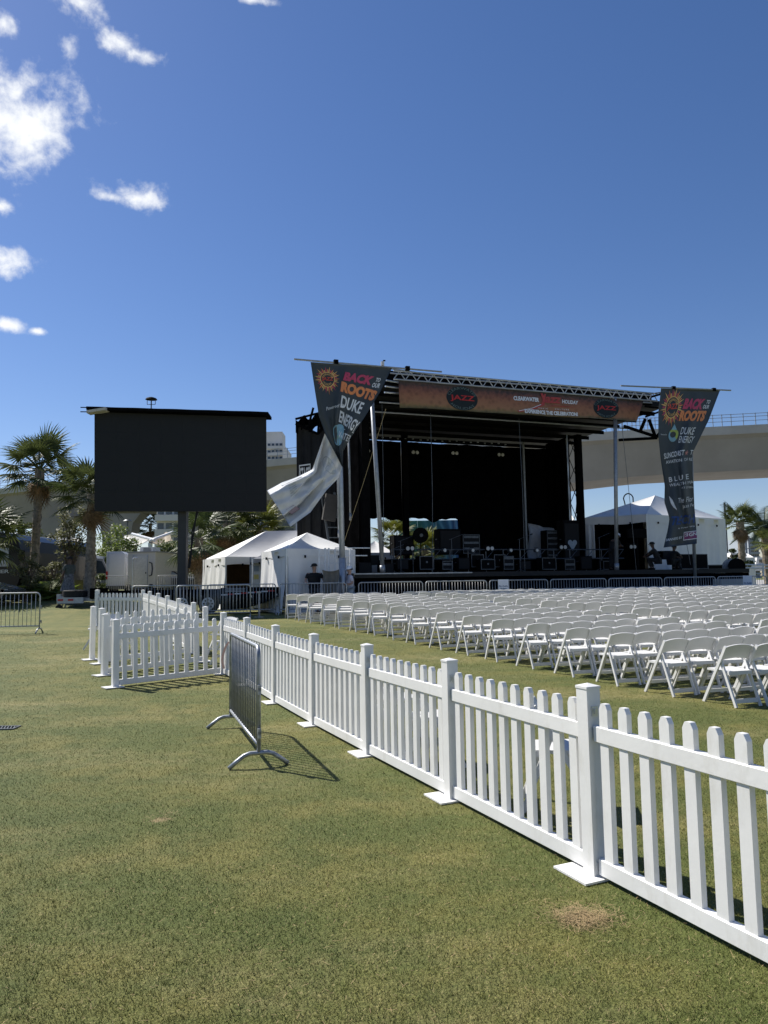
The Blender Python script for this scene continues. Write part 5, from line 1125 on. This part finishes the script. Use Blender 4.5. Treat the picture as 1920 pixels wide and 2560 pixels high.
def pinnate_frond(L, seed):
    r = random.Random(seed); mb = MB(); pts = [Vector((L*q*(1-.12*q), 0, L*(.10*q-.42*q*q))) for q in [k/9 for k in range(10)]]
    mb.tube(pts, [.05-.0048*k for k in range(10)], 4, False)
    for k in range(1, 34):
        q = .08+.92*k/34; i = min(8, int(q*9)); p = pts[i].lerp(pts[i+1], q*9-i); t_ = (pts[i+1]-pts[i]).normalized()
        for s in (-1, 1):
            l = (.52*math.sin(math.pi*min(1, q*.9+.12))+.12)*r.uniform(.85, 1.1); d = (t_*.75+Vector((0, s, .25))).normalized()
            e = p+d*l+Vector((0,0,-.10*l)); w = Vector((0,0,.022))
            mb.add([p-w, p+w, e+w*.2, e-w*.2], [(0,1,2,3)])
    return mb
def mesh_of(mb, name, m):
    me = bpy.data.meshes.new(name); me.from_pydata([tuple(q) for q in mb.v], [], mb.f); me.materials.append(m); return me
FM = {}
for key, m in (('a', FROND[0]), ('b', FROND[1]), ('y', FROND[2]), ('d', FROND[3])):
    FM[key] = [mesh_of(fan_frond(1.05, .95, 26, s, .16 if key != 'd' else .5), 'frond', m) for s in range(3)]
FM['p'] = [mesh_of(pinnate_frond(2.6, s), 'frond', FROND[4]) for s in range(3)]
PALMG = 'palm trees around the stage and lawn'
def palm(px, py_crown, Y, ground, label, scale=1.0, n=34, kinds='aab', dead=5, trunk_r=.19, seed=1, lean=0.0, low=-50, boots=True, name='fan_palm', group=PALMG):
    r = random.Random(seed); c = at(px, py_crown, Y); H = c.z-ground
    o = thing(name, label, 'palm tree', (c.x-lean, Y, ground), group=group)
    mb = MB(); rows = max(6, int(H/.22)); vs = []
    pts = [(lean*(k/rows)**1.5, 0, H*k/rows) for k in range(rows+1)]; rr = [trunk_r*(1.15-.25*min(1, k/rows*1.6)+.10*math.sin(k*2.4)*.5+(.22 if k/rows > .9 else 0)) for k in range(rows+1)]
    mb.tube(pts, rr, 10)
    if boots:
        for k in range(int(H*26)):
            z = r.random()*H; a = r.random()*6.283; q = z/H; rad = trunk_r*(1.12-.2*q); x = lean*q**1.5
            d = Vector((math.cos(a), math.sin(a), 0)); s_ = Vector((-math.sin(a), math.cos(a), 0)); p = Vector((x, 0, z))+d*rad*.96
            l = .16*scale; mb.add([p-s_*.035, p+s_*.035, p+d*.055+Vector((0,0,l))+s_*.012, p+d*.055+Vector((0,0,l))-s_*.012], [(0,1,2,3)])
    build('trunk', mb, BARK, o)
    for k in range(n):
        q = (k+.5)/n; el = 82-(82-low)*q**.85+r.uniform(-8, 8); az = k*2.39996+r.uniform(-.25, .25)
        kind = 'd' if (k >= n-dead) else r.choice(kinds)
        f = bpy.data.objects.new('frond', r.choice(FM[kind])); col.objects.link(f); f.parent = o
        f.location = (lean+.06*math.cos(az), .06*math.sin(az), H-.10*q)
        f.rotation_euler = Euler((r.uniform(-.25, .25), -R_(el if kind != 'd' else -55-r.random()*25), az), 'XYZ'); s = scale*r.uniform(.85, 1.12)*(1 if kind != 'd' else .8); f.scale = (s, s, s)
    return o
palm(100, 1172, 33, gz(-15, 33), 'tall fan palm at far left with a full shaggy crown', 1.0, 38, 'abb', 3, .185, 3, .15, -38)
palm(232, 1235, 31, gz(-12, 31), 'tall fan palm half hidden behind the left edge of the screen', 1.0, 34, 'abb', 6, .195, 4, .05, -45)
palm(-50, 1340, 31, gz(-17, 31), 'fan palm mostly outside the left edge with only frond tips showing', 1.1, 30, 'ab', 3, .2, 5, 0, -40)
palm(497, 1345, 40, gz(-9, 40), 'dark fan palm just right of the screen mast', 1.15, 38, 'aad', 7, .22, 6, 0, -55)
palm(567, 1300, 44, .6, 'fan palm with glossy crown left of the big white tent ridge', 1.25, 38, 'abb', 5, .2, 7, 0, -50)
palm(648, 1325, 46, .6, 'yellowish fan palm behind the larger white tent', 1.05, 36, 'yyb', 2, .2, 8, 0, -25)
palm(520, 1385, 48, .6, 'low fan palm with yellow-green fronds left of the larger tent', 1.0, 26, 'yb', 2, .2, 28, 0, -30)
palm(376, 1310, 110, .6, 'tiny distant palm standing against the sky under the bridge', 1.7, 26, 'aa', 3, .22, 9, 0, -50)
palm(988, 1345, 46, .6, 'bushy fan palm seen under the left back curtain', .82, 36, 'yyb', 4, .2, 10, 0, -45)
palm(1062, 1372, 44, .6, 'low yellow-green fan palm behind the round fan on stage', .75, 32, 'yyb', 3, .2, 11, 0, -35)
palm(888, 1300, 47, .6, 'fan palm at the left end under the stage curtain', .8, 26, 'ad', 6, .18, 12, 0, -50)
palm(1850, 1305, 50, .6, 'fan palm with a brown skirt of dead fronds right of the big tent', .80, 46, 'abb', 18, .24, 13, 0, -40)
palm(1935, 1352, 46, .6, 'fan palm at the right edge with reddish lower fronds', .7, 30, 'ybd', 9, .24, 14, 0, -45)
# date palm
c = at(1912, 1322, 52); o = thing('date_palm', 'tall feathery date palm at the right edge', 'palm tree', (c.x, 52, .6), group=PALMG); H = c.z-.6
build('trunk', MB().tube([(0,0,H*k/14) for k in range(15)], [.26+.03*(k % 2)+(.10 if k > 12 else 0) for k in range(15)], 10), BARK, o)
rr_ = random.Random(5)
for k in range(34):
    q = (k+.5)/34; f = bpy.data.objects.new('frond', rr_.choice(FM['p'])); col.objects.link(f); f.parent = o; f.location = (0, 0, H-.1)
    f.rotation_euler = Euler((rr_.uniform(-.2, .2), -R_(80-92*q**.9), k*2.39996), 'XYZ'); s = rr_.uniform(.8, 1.05); f.scale = (s, s, s)

# ================================================================ TREES AND SHRUBS
def leaf_cloud(mb, c, rx, ry, rz_, n, size, r, hollow=.35):
    clumps = []
    for _ in range(max(5, n//55)):
        while True:
            v = Vector((r.uniform(-1,1), r.uniform(-1,1), r.uniform(-1,1)))
            if hollow < v.length < 1: break
        clumps.append((Vector((v.x*rx, v.y*ry, v.z*rz_)), r.uniform(.16, .34)*min(rx, rz_)*1.3))
    for i in range(n):
        cc, cr_ = clumps[i % len(clumps)]
        v = Vector((r.gauss(0,1), r.gauss(0,1), r.gauss(0,.8))); v = v.normalized()*cr_*r.random()**.4; p = c+cc+v
        a = Vector((r.uniform(-1,1), r.uniform(-1,1), r.uniform(-.6,.6))).normalized(); b = a.cross(Vector((r.uniform(-1,1), r.uniform(-1,1), 1))).normalized(); s = size*r.uniform(.6, 1.3)
        mb.add([p-a*s, p+b*s*.45, p+a*s, p-b*s*.45], [(0,1,2,3)])
    return clumps
def tree(px0, px1, py0, py1, Y, ground, label, leaf, n=1800, size=.09, seed=1, stems=4, name='broadleaf_tree'):
    r = random.Random(seed); a, b = at(px0, py0, Y), at(px1, py1, Y); cx = (a.x+b.x)/2; rx = (b.x-a.x)/2; zc = (a.z+b.z)/2; rz_ = (a.z-b.z)/2
    o = thing(name, label, 'tree', (cx, Y, ground), group='small trees behind the left lawn')
    mb = MB(); cl = leaf_cloud(mb, Vector((0,0,zc-ground)), rx, rx*.9, rz_, n, size, r)
    build('crown', mb, leaf, o)
    tb = MB()
    for k in range(stems):
        x0 = r.uniform(-.25, .25)*min(1, rx*.3); cc = r.choice(cl)[0]
        tip = Vector((cc.x*.8, cc.y*.8, zc-ground+cc.z*.8)); base = Vector((x0, r.uniform(-.15,.15), 0)); m_ = base.lerp(tip, .5)+Vector((-x0*.5, 0, .25))
        tb.tube([base, m_, tip], [.05+.02*rx*.5, .035, .012], 6, False)
        for _ in range(3): c2 = r.choice(cl)[0]; tb.tube([m_, m_.lerp(Vector((c2.x, c2.y, zc-ground+c2.z)), .6)+Vector((0,0,.1)), Vector((c2.x, c2.y, zc-ground+c2.z))], [.025,.018,.008], 5, False)
    build('trunk', tb, BARK2, o); return o
tree(135, 225, 1265, 1400, 35, gz(-14, 35), 'slender multi-stemmed tree with fine olive leaves between the two tall palms', LEAF[2], 2600, .075, 1, 7)
tree(40, 98, 1350, 1480, 30.5, gz(-15, 30), 'grey-green sapling in front of the coach left of the tall palm', LEAF[2], 1500, .06, 2, 4)
tree(100, 150, 1385, 1480, 34, gz(-14, 34), 'olive shrub-like tree right of the far left palm trunk', LEAF[2], 1300, .06, 3, 4)
tree(240, 345, 1318, 1420, 52, gz(-14, 52), 'light feathery green tree above the restroom trailer', LEAF[3], 2600, .12, 4, 5)
tree(262, 330, 1370, 1440, 50, gz(-14, 50), 'dense mid-green tree left of the restroom trailer', LEAF[1], 1800, .11, 24, 4)
tree(385, 450, 1352, 1450, 53, 1.0, 'feathery green tree right of the restroom trailer', LEAF[1], 2400, .12, 5, 5)
tree(450, 500, 1365, 1450, 54, .8, 'green tree behind the screen mast', LEAF[1], 1500, .12, 6, 4)
tree(0, 90, 1300, 1365, 72, .8, 'broad green tree under the bridge at far left', LEAF[1], 2200, .17, 7, 4)
tree(105, 140, 1330, 1420, 45, 1.0, 'narrow dark green tree just right of the far left palm', LEAF[0], 1300, .10, 8, 3)
tree(545, 620, 1375, 1420, 56, .6, 'low yellow-green tree between the palms behind the tent', LEAF[3], 1200, .13, 9, 3)
tree(1818, 1850, 1345, 1440, 56, .6, 'thin dark tree beside the right edge of the big tent', LEAF[0], 900, .11, 10, 3)
tree(1850, 1880, 1395, 1430, 50, .6, 'small green bush-like tree at the foot of the right palm', LEAF[1], 800, .09, 20, 3)
def shrub(px0, px1, py0, py1, Y, ground, label, leaf, n, size, seed):
    r = random.Random(seed); a, b = at(px0, py0, Y), at(px1, py1, Y); o = thing('shrub', label, 'shrub', ((a.x+b.x)/2, Y, ground), group='shrubs in the left planting bed')
    mb = MB(); h = a.z-ground; leaf_cloud(mb, Vector((0,0,h*.5)), (b.x-a.x)/2, .6, h*.5, n, size, r, .1); build('foliage', mb, leaf, o)
    build('stem', MB().tube([(0,0,0),(.05,0,h*.6)], .03, 5).tube([(0,0,0),(-.15,.1,h*.6)], .02, 5).tube([(0,0,0),(.2,-.1,h*.5)], .02, 5), BARK2, o)
def fern(px, py, Y, ground, label, scale, seed, n=22):
    r = random.Random(seed); p = at(px, py, Y); o = thing('fern_clump', label, 'fern', (p.x, Y, ground), group='lime ferns in the left planting bed')
    for k in range(n):
        f = bpy.data.objects.new('frond', FERN[k % 2]); col.objects.link(f); f.parent = o; f.location = (r.uniform(-.2,.2), r.uniform(-.2,.2), 0)
        f.rotation_euler = Euler((r.uniform(-.3,.3), -R_(r.uniform(25, 80)), k*2.4), 'XYZ'); s = scale*r.uniform(.7, 1.1); f.scale = (s, s, s)
FERN = [mesh_of(pinnate_frond(1.1, s), 'fern_frond', LEAF[3]) for s in (11, 12)]
fern(125, 1470, 31.5, gz(-14, 31.5), 'bright lime fern clump between the far left palm and the walking person', 1.0, 1, 34)
fern(140, 1480, 32.5, gz(-13.5, 32.5), 'second lime fern clump partly behind the walking person', .9, 2, 28)
fern(78, 1475, 30.8, gz(-15, 31), 'lime fern clump left of the far left palm trunk', .8, 3, 24)
fern(190, 1488, 31.5, gz(-12.5, 31.5), 'small lime fern clump right of the walking person', .5, 4, 18)
shrub(60, 100, 1440, 1492, 31.2, gz(-15, 31), 'dark low shrub at the foot of the sapling', LEAF[0], 900, .06, 1)
shrub(105, 160, 1460, 1492, 33, gz(-14, 33), 'dark low shrub behind the lime ferns', LEAF[0], 1000, .06, 2)
shrub(215, 260, 1420, 1480, 37, gz(-12, 37), 'mid green shrub behind the second tall palm trunk', LEAF[1], 800, .08, 3)
shrub(0, 60, 1478, 1500, 30.5, gz(-15, 30.5), 'dark hedge at the left edge behind the barricade', LEAF[0], 1100, .06, 4)
shrub(395, 500, 1425, 1470, 50, .8, 'dark hedge behind the far barricades by the screen mast', LEAF[0], 1600, .09, 5)
o = tag(build('far_treeline', (lambda mb: (leaf_cloud(mb, Vector((-70, 130, 3)), 60, 4, 3.5, 5000, .35, random.Random(3), 0), leaf_cloud(mb, Vector((75, 190, 2.5)), 50, 4, 2.6, 3500, .4, random.Random(4), 0), mb)[-1])(MB()), LEAF[0]), 'far low band of dark trees along the horizon', 'trees'); o['kind'] = 'stuff'

# ================================================================ PEOPLE
def skin_mesh(name, joints, edges, m, parent, sub=1, root=0):
    me = bpy.data.meshes.new(name); me.from_pydata([j[0] for j in joints], edges, [])
    o = bpy.data.objects.new(name, me); col.objects.link(o); sk = o.modifiers.new('skin', 'SKIN')
    L = me.skin_vertices[0].data if me.skin_vertices else None
    if L is None:
        import bmesh
        bm = bmesh.new(); bm.from_mesh(me); bm.verts.layers.skin.verify(); bm.to_mesh(me); bm.free(); L = me.skin_vertices[0].data
    for i, j in enumerate(joints):
        r = j[1]; L[i].radius = r if isinstance(r, tuple) else (r, r); L[i].use_root = (i == root)
    sk.use_smooth_shade = True; ss = o.modifiers.new('sub', 'SUBSURF'); ss.levels = sub; ss.render_levels = sub
    dg = bpy.context.evaluated_depsgraph_get(); ev = bpy.data.meshes.new_from_object(o.evaluated_get(dg)); ev.materials.clear(); ev.materials.append(m)
    bpy.data.objects.remove(o); ev.name = name
    q = bpy.data.objects.new(name, ev); col.objects.link(q); q.parent = parent; KIDS.setdefault(parent.name, []).append(q); return q
def person(loc, rz, label, J, skin, shirt, legs, hat=None, hair=None, short_legs=False, short_sleeve=True, shoes=GEAR, robe=False, bulk=1.0):
    """J: joints in local metres (x right, y forward, z up)"""
    o = thing('person', label, 'person', loc, rz)
    V = lambda k: tuple(J[k])
    body = [(V('pelvis'), .10), (V('waist'), .09), (V('chest'), (.11,.08)), (V('neck'), .055), (V('head0'), .075), (V('head1'), (.085,.10)), (V('head2'), (.07,.085))]
    E = [(i, i+1) for i in range(6)]
    def chain(keys, rs, start):
        prev = start
        for k, r in zip(keys, rs): body.append((V(k), r)); E.append((prev, len(body)-1)); prev = len(body)-1
        return prev
    for s in 'lr':
        chain(['hip'+s, 'knee'+s, 'ankle'+s, 'toe'+s], [.075, .055, .042, .04], 0)
        w = chain(['sh'+s, 'el'+s, 'wr'+s, 'hand'+s], [.05, .042, .032, (.022,.04)], 2)
        h, wr = Vector(V('hand'+s)), Vector(V('wr'+s)); d = (h-wr).normalized(); sd = d.cross(Vector((0,1,0)) if abs(d.y) < .8 else Vector((1,0,0))).normalized()
        for k, (off, L) in enumerate(((-.030,.065),(-.010,.078),(.010,.074),(.028,.058))):
            p = h+sd*off; body.append((tuple(p+d*.02), .010)); E.append((w, len(body)-1)); body.append((tuple(p+d*L+Vector((0,.015,-.008))), .008)); E.append((len(body)-2, len(body)-1))
        body.append((tuple(wr.lerp(h, .5)-sd*.045), .011)); E.append((w-1, len(body)-1)); body.append((tuple(wr.lerp(h, .5)-sd*.055+d*.05), .009)); E.append((len(body)-2, len(body)-1))
    skin_mesh('body', body, E, skin, o)
    hd = Vector(V('head1')); f = (Vector(J['look'])-hd).normalized() if 'look' in J else Vector((0,1,0))
    side = f.cross(Vector((0,0,1))).normalized(); upv = side.cross(f)
    build('nose', MB().tube([hd+f*.085, hd+f*.118-upv*.025], [.008,.014], 5), skin, o)
    for s in (-1, 1):
        build('eye', MB().disc(hd+f*.088+side*.032*s+upv*.015, f, .010, .012, 6), GEAR, o); build('ear', MB().disc(hd+side*.090*s-upv*.005, side, .028, .018, 8), skin, o)
    build('mouth', MB().box(hd+f*.088-upv*.055, (.035,.012,.008)), mat('lip', (.25,.10,.08), .6), o)
    # clothes
    sh = [(V('pelvis'), (.165*bulk,.14*bulk)), (V('waist'), (.17*bulk,.15*bulk)), (V('chest'), (.19*bulk,.145*bulk)), (tuple(Vector(V('chest')).lerp(Vector(V('neck')), .75)), .075)]
    SE = [(0,1),(1,2),(2,3)]
    for s in 'lr':
        a, b, c = Vector(V('sh'+s)), Vector(V('el'+s)), Vector(V('wr'+s)); sh.append((tuple(a-Vector((0,0,.03))), .072)); SE.append((2, len(sh)-1)); sh.append((tuple(a.lerp(b, .8)), .062)); SE.append((len(sh)-2, len(sh)-1))
        if not short_sleeve: sh.append((tuple(b.lerp(c, .9)), .048)); SE.append((len(sh)-2, len(sh)-1))
    skin_mesh('shirt', sh, SE, shirt, o, 1, 1)
    if not robe:
        tr = [(V('pelvis'), .145)]; TE = []
        for s in 'lr':
            a, b, c = Vector(V('hip'+s)), Vector(V('knee'+s)), Vector(V('ankle'+s)); tr.append((tuple(a), .118)); TE.append((0, len(tr)-1)); tr.append((tuple(a.lerp(b, .95)), .092)); TE.append((len(tr)-2, len(tr)-1))
            if not short_legs: tr.append((tuple(b.lerp(c, .95)), .068)); TE.append((len(tr)-2, len(tr)-1))
        skin_mesh('shorts' if short_legs else 'trousers', tr, TE, legs, o)
    else:
        p, k1, k2 = Vector(V('waist')), Vector(V('kneel')), Vector(V('kneer')); bot = (k1+k2)/2-Vector((0,0,.05)); n = 16; mb = MB(); vs = []
        for j in range(6):
            q = j/5; c = p.lerp(bot, q); rx, ry = .17+.11*q, .14+.12*q
            vs += [c+Vector((rx*(1+.06*q*math.sin(i*3))*math.cos(i*2*math.pi/n), ry*math.sin(i*2*math.pi/n), 0)) for i in range(n)]
        build('long_shorts', mb.add(vs, [(j*n+i, j*n+(i+1) % n, (j+1)*n+(i+1) % n, (j+1)*n+i) for j in range(5) for i in range(n)]), legs, o, smooth=True)
    for s in 'lr':
        a, t = Vector(V('ankle'+s)), Vector(V('toe'+s)); d = t-a; build('shoe', MB().bar(Vector((a.x, a.y, .045))-Vector((d.x, d.y, 0))*.35, Vector((t.x, t.y, .035))+Vector((d.x, d.y, 0))*.2, .095, .08), shoes, o)
    top = hd+upv*.06
    def cap(m, k): 
        mb = MB(); vs = []; n = 14
        for j, (h, r) in enumerate(((-.02, .108), (.02, .110), (.06, .095), (.09, .055), (.098, .004))): vs += [top+upv*h+(f*math.cos(i*6.283/n)*1.12+side*math.sin(i*6.283/n))*r*k for i in range(n)]
        return mb.add(vs, [(j*n+i, j*n+(i+1) % n, (j+1)*n+(i+1) % n, (j+1)*n+i) for j in range(4) for i in range(n)])
    if hat:
        build('cap', cap(hat, 1.0), hat, o, smooth=True)
        build('cap_brim', MB().slab(lambda u, v: top+upv*(-.012-.02*v*v)+side*(u-.5)*.17*(1-.25*v)+f*(.10+.085*v*math.sin(math.pi*(.15+.7*u))), 6, 2, upv*.006), hat, o)
    if hair:
        build('hair', MB().add([tuple(Vector(q)-upv*.022-f*.015) for q in cap(hair, .99).v], cap(hair, .99).f), hair, o, smooth=True)
    return o
def stand(h=1.75, **over):
    k = h/1.75
    J = dict(pelvis=(0,0,.95), waist=(0,0,1.10), chest=(0,0,1.32), neck=(0,.0,1.48), head0=(0,.01,1.55), head1=(0,.02,1.63), head2=(0,.015,1.70),
             hipl=(-.10,0,.90), kneel=(-.11,.02,.50), anklel=(-.12,-.02,.09), toel=(-.13,.13,.04), hipr=(.10,0,.90), kneer=(.11,.02,.50), ankler=(.12,-.02,.09), toer=(.13,.13,.04),
             shl=(-.20,0,1.42), ell=(-.26,-.02,1.13), wrl=(-.25,.10,.90), handl=(-.24,.13,.82), shr=(.20,0,1.42), elr=(.26,-.02,1.13), wrr=(.25,.10,.90), handr=(.24,.13,.82))
    J.update(over); return {a: tuple(k*q for q in b) for a, b in J.items()}
TEEB = mat('black_tee', (.012,.012,.013), .85); JEAN = mat('dark_shorts', (.035,.037,.045), .85); TEEW = mat('pale_tee', (.55,.53,.57), .8); DENIM = mat('light_denim', (.30,.36,.44), .85); CAPB = mat('cap_black', (.012,.012,.012), .8); CAPW = mat('cap_white', (.72,.75,.80), .7)
TEEG = mat('grey_green_tee', (.075,.085,.075), .85, var=.3, scale=20); PLAID = mat('plaid_shorts', (.13,.135,.15), .85, var=.6, scale=14); HAIRB = mat('hair_dark', (.015,.012,.01), .7)
p = at(786, 1480, 27.4); person((p.x, 27.4, gz(p.x, 27.4)), R_(-165), 'heavy-set person in black T-shirt and black cap leaning on the barricade', stand(1.80, look=(.9,.5,1.62), wrl=(-.30,.28,1.10), handl=(-.26,.36,1.08), wrr=(.34,.28,1.08), handr=(.30,.36,1.06), shl=(-.24,0,1.42), shr=(.24,0,1.42), ell=(-.33,.04,1.18), elr=(.33,.04,1.18)), SKIN, TEEB, JEAN, CAPB, short_legs=True, bulk=1.3)
p = at(875, 1480, 27.2); person((p.x, 27.2, gz(p.x, 27.2)), R_(110), 'person in pale top and white cap holding a phone to the face by the pole', stand(1.66, look=(0,.9,1.60), elr=(.20,.22,1.20), wrr=(.10,.22,1.48), handr=(.07,.19,1.56), wrl=(-.16,.22,1.10), handl=(-.06,.26,1.12)), SKIN, TEEW, DENIM, CAPW, HAIRB)
p = onground(148, 1507); Yp = 28.6; q_ = at(155, 1505, Yp)
person((q_.x, Yp+.6, gz(q_.x, Yp+.6)), R_(60), 'person in dark top and long grey patterned shorts walking past the palms', stand(1.84, kneel=(-.10,.22,.52), anklel=(-.11,.22,.12), toel=(-.12,.38,.06), kneer=(.10,-.06,.50), ankler=(.11,-.34,.10), toer=(.12,-.20,.03), elr=(.28,.05,1.12), wrr=(.22,.24,1.02), handr=(.18,.31,1.0)), SKIN_D, TEEG, PLAID, None, HAIRB, short_legs=True, robe=True)
s_, _ = onst(1532, 1400, 1.2); pp = st(s_, 1.2, DZ); person(pp, R_(-60), 'person in black with a white-fronted cap working on the stage beside the right pole', stand(1.80, look=(0,1,1.3), chest=(0,.14,1.28), neck=(0,.24,1.42), head0=(0,.30,1.47), head1=(0,.36,1.53), head2=(0,.39,1.60), shl=(-.2,.18,1.36), shr=(.2,.18,1.36), ell=(-.24,.26,1.10), elr=(.24,.26,1.10), wrl=(-.14,.48,1.08), handl=(-.10,.55,1.08), wrr=(.14,.48,1.08), handr=(.10,.55,1.08)), SKIN_D, TEEB, TEEB, CAPW, short_sleeve=False)
CROUCH = dict(pelvis=(0,-.1,.42), waist=(0,-.08,.58), chest=(0,.05,.80), neck=(0,.10,.96), head0=(0,.12,1.03), head1=(0,.14,1.10), head2=(0,.13,1.17), hipl=(-.11,-.08,.40), kneel=(-.16,.34,.50), anklel=(-.15,.16,.09), toel=(-.16,.32,.04), hipr=(.11,-.08,.40), kneer=(.16,.34,.50), ankler=(.15,.16,.09), toer=(.16,.32,.04),
              shl=(-.2,.06,.90), ell=(-.25,.25,.70), wrl=(-.14,.42,.62), handl=(-.10,.48,.60), shr=(.2,.06,.90), elr=(.25,.25,.70), wrr=(.14,.42,.62), handr=(.10,.48,.60))
s_, _ = onst(1640, 1400, -.1); person(st(s_, -.1, DZ), R_(55), 'crouching person in dark clothes at the right front of the deck', stand(1.75, **CROUCH), SKIN_D, TEEB, TEEB, CAPB, short_sleeve=False)  # silhouette shade put into the skin colour of both crouching figures
s_, _ = onst(1682, 1400, .3); person(st(s_, .3, DZ), R_(-70), 'second crouching person in dark clothes beside the flight case on the right wing', stand(1.6, **CROUCH), SKIN_D, TEEB, TEEB, None, HAIRB, short_sleeve=False)
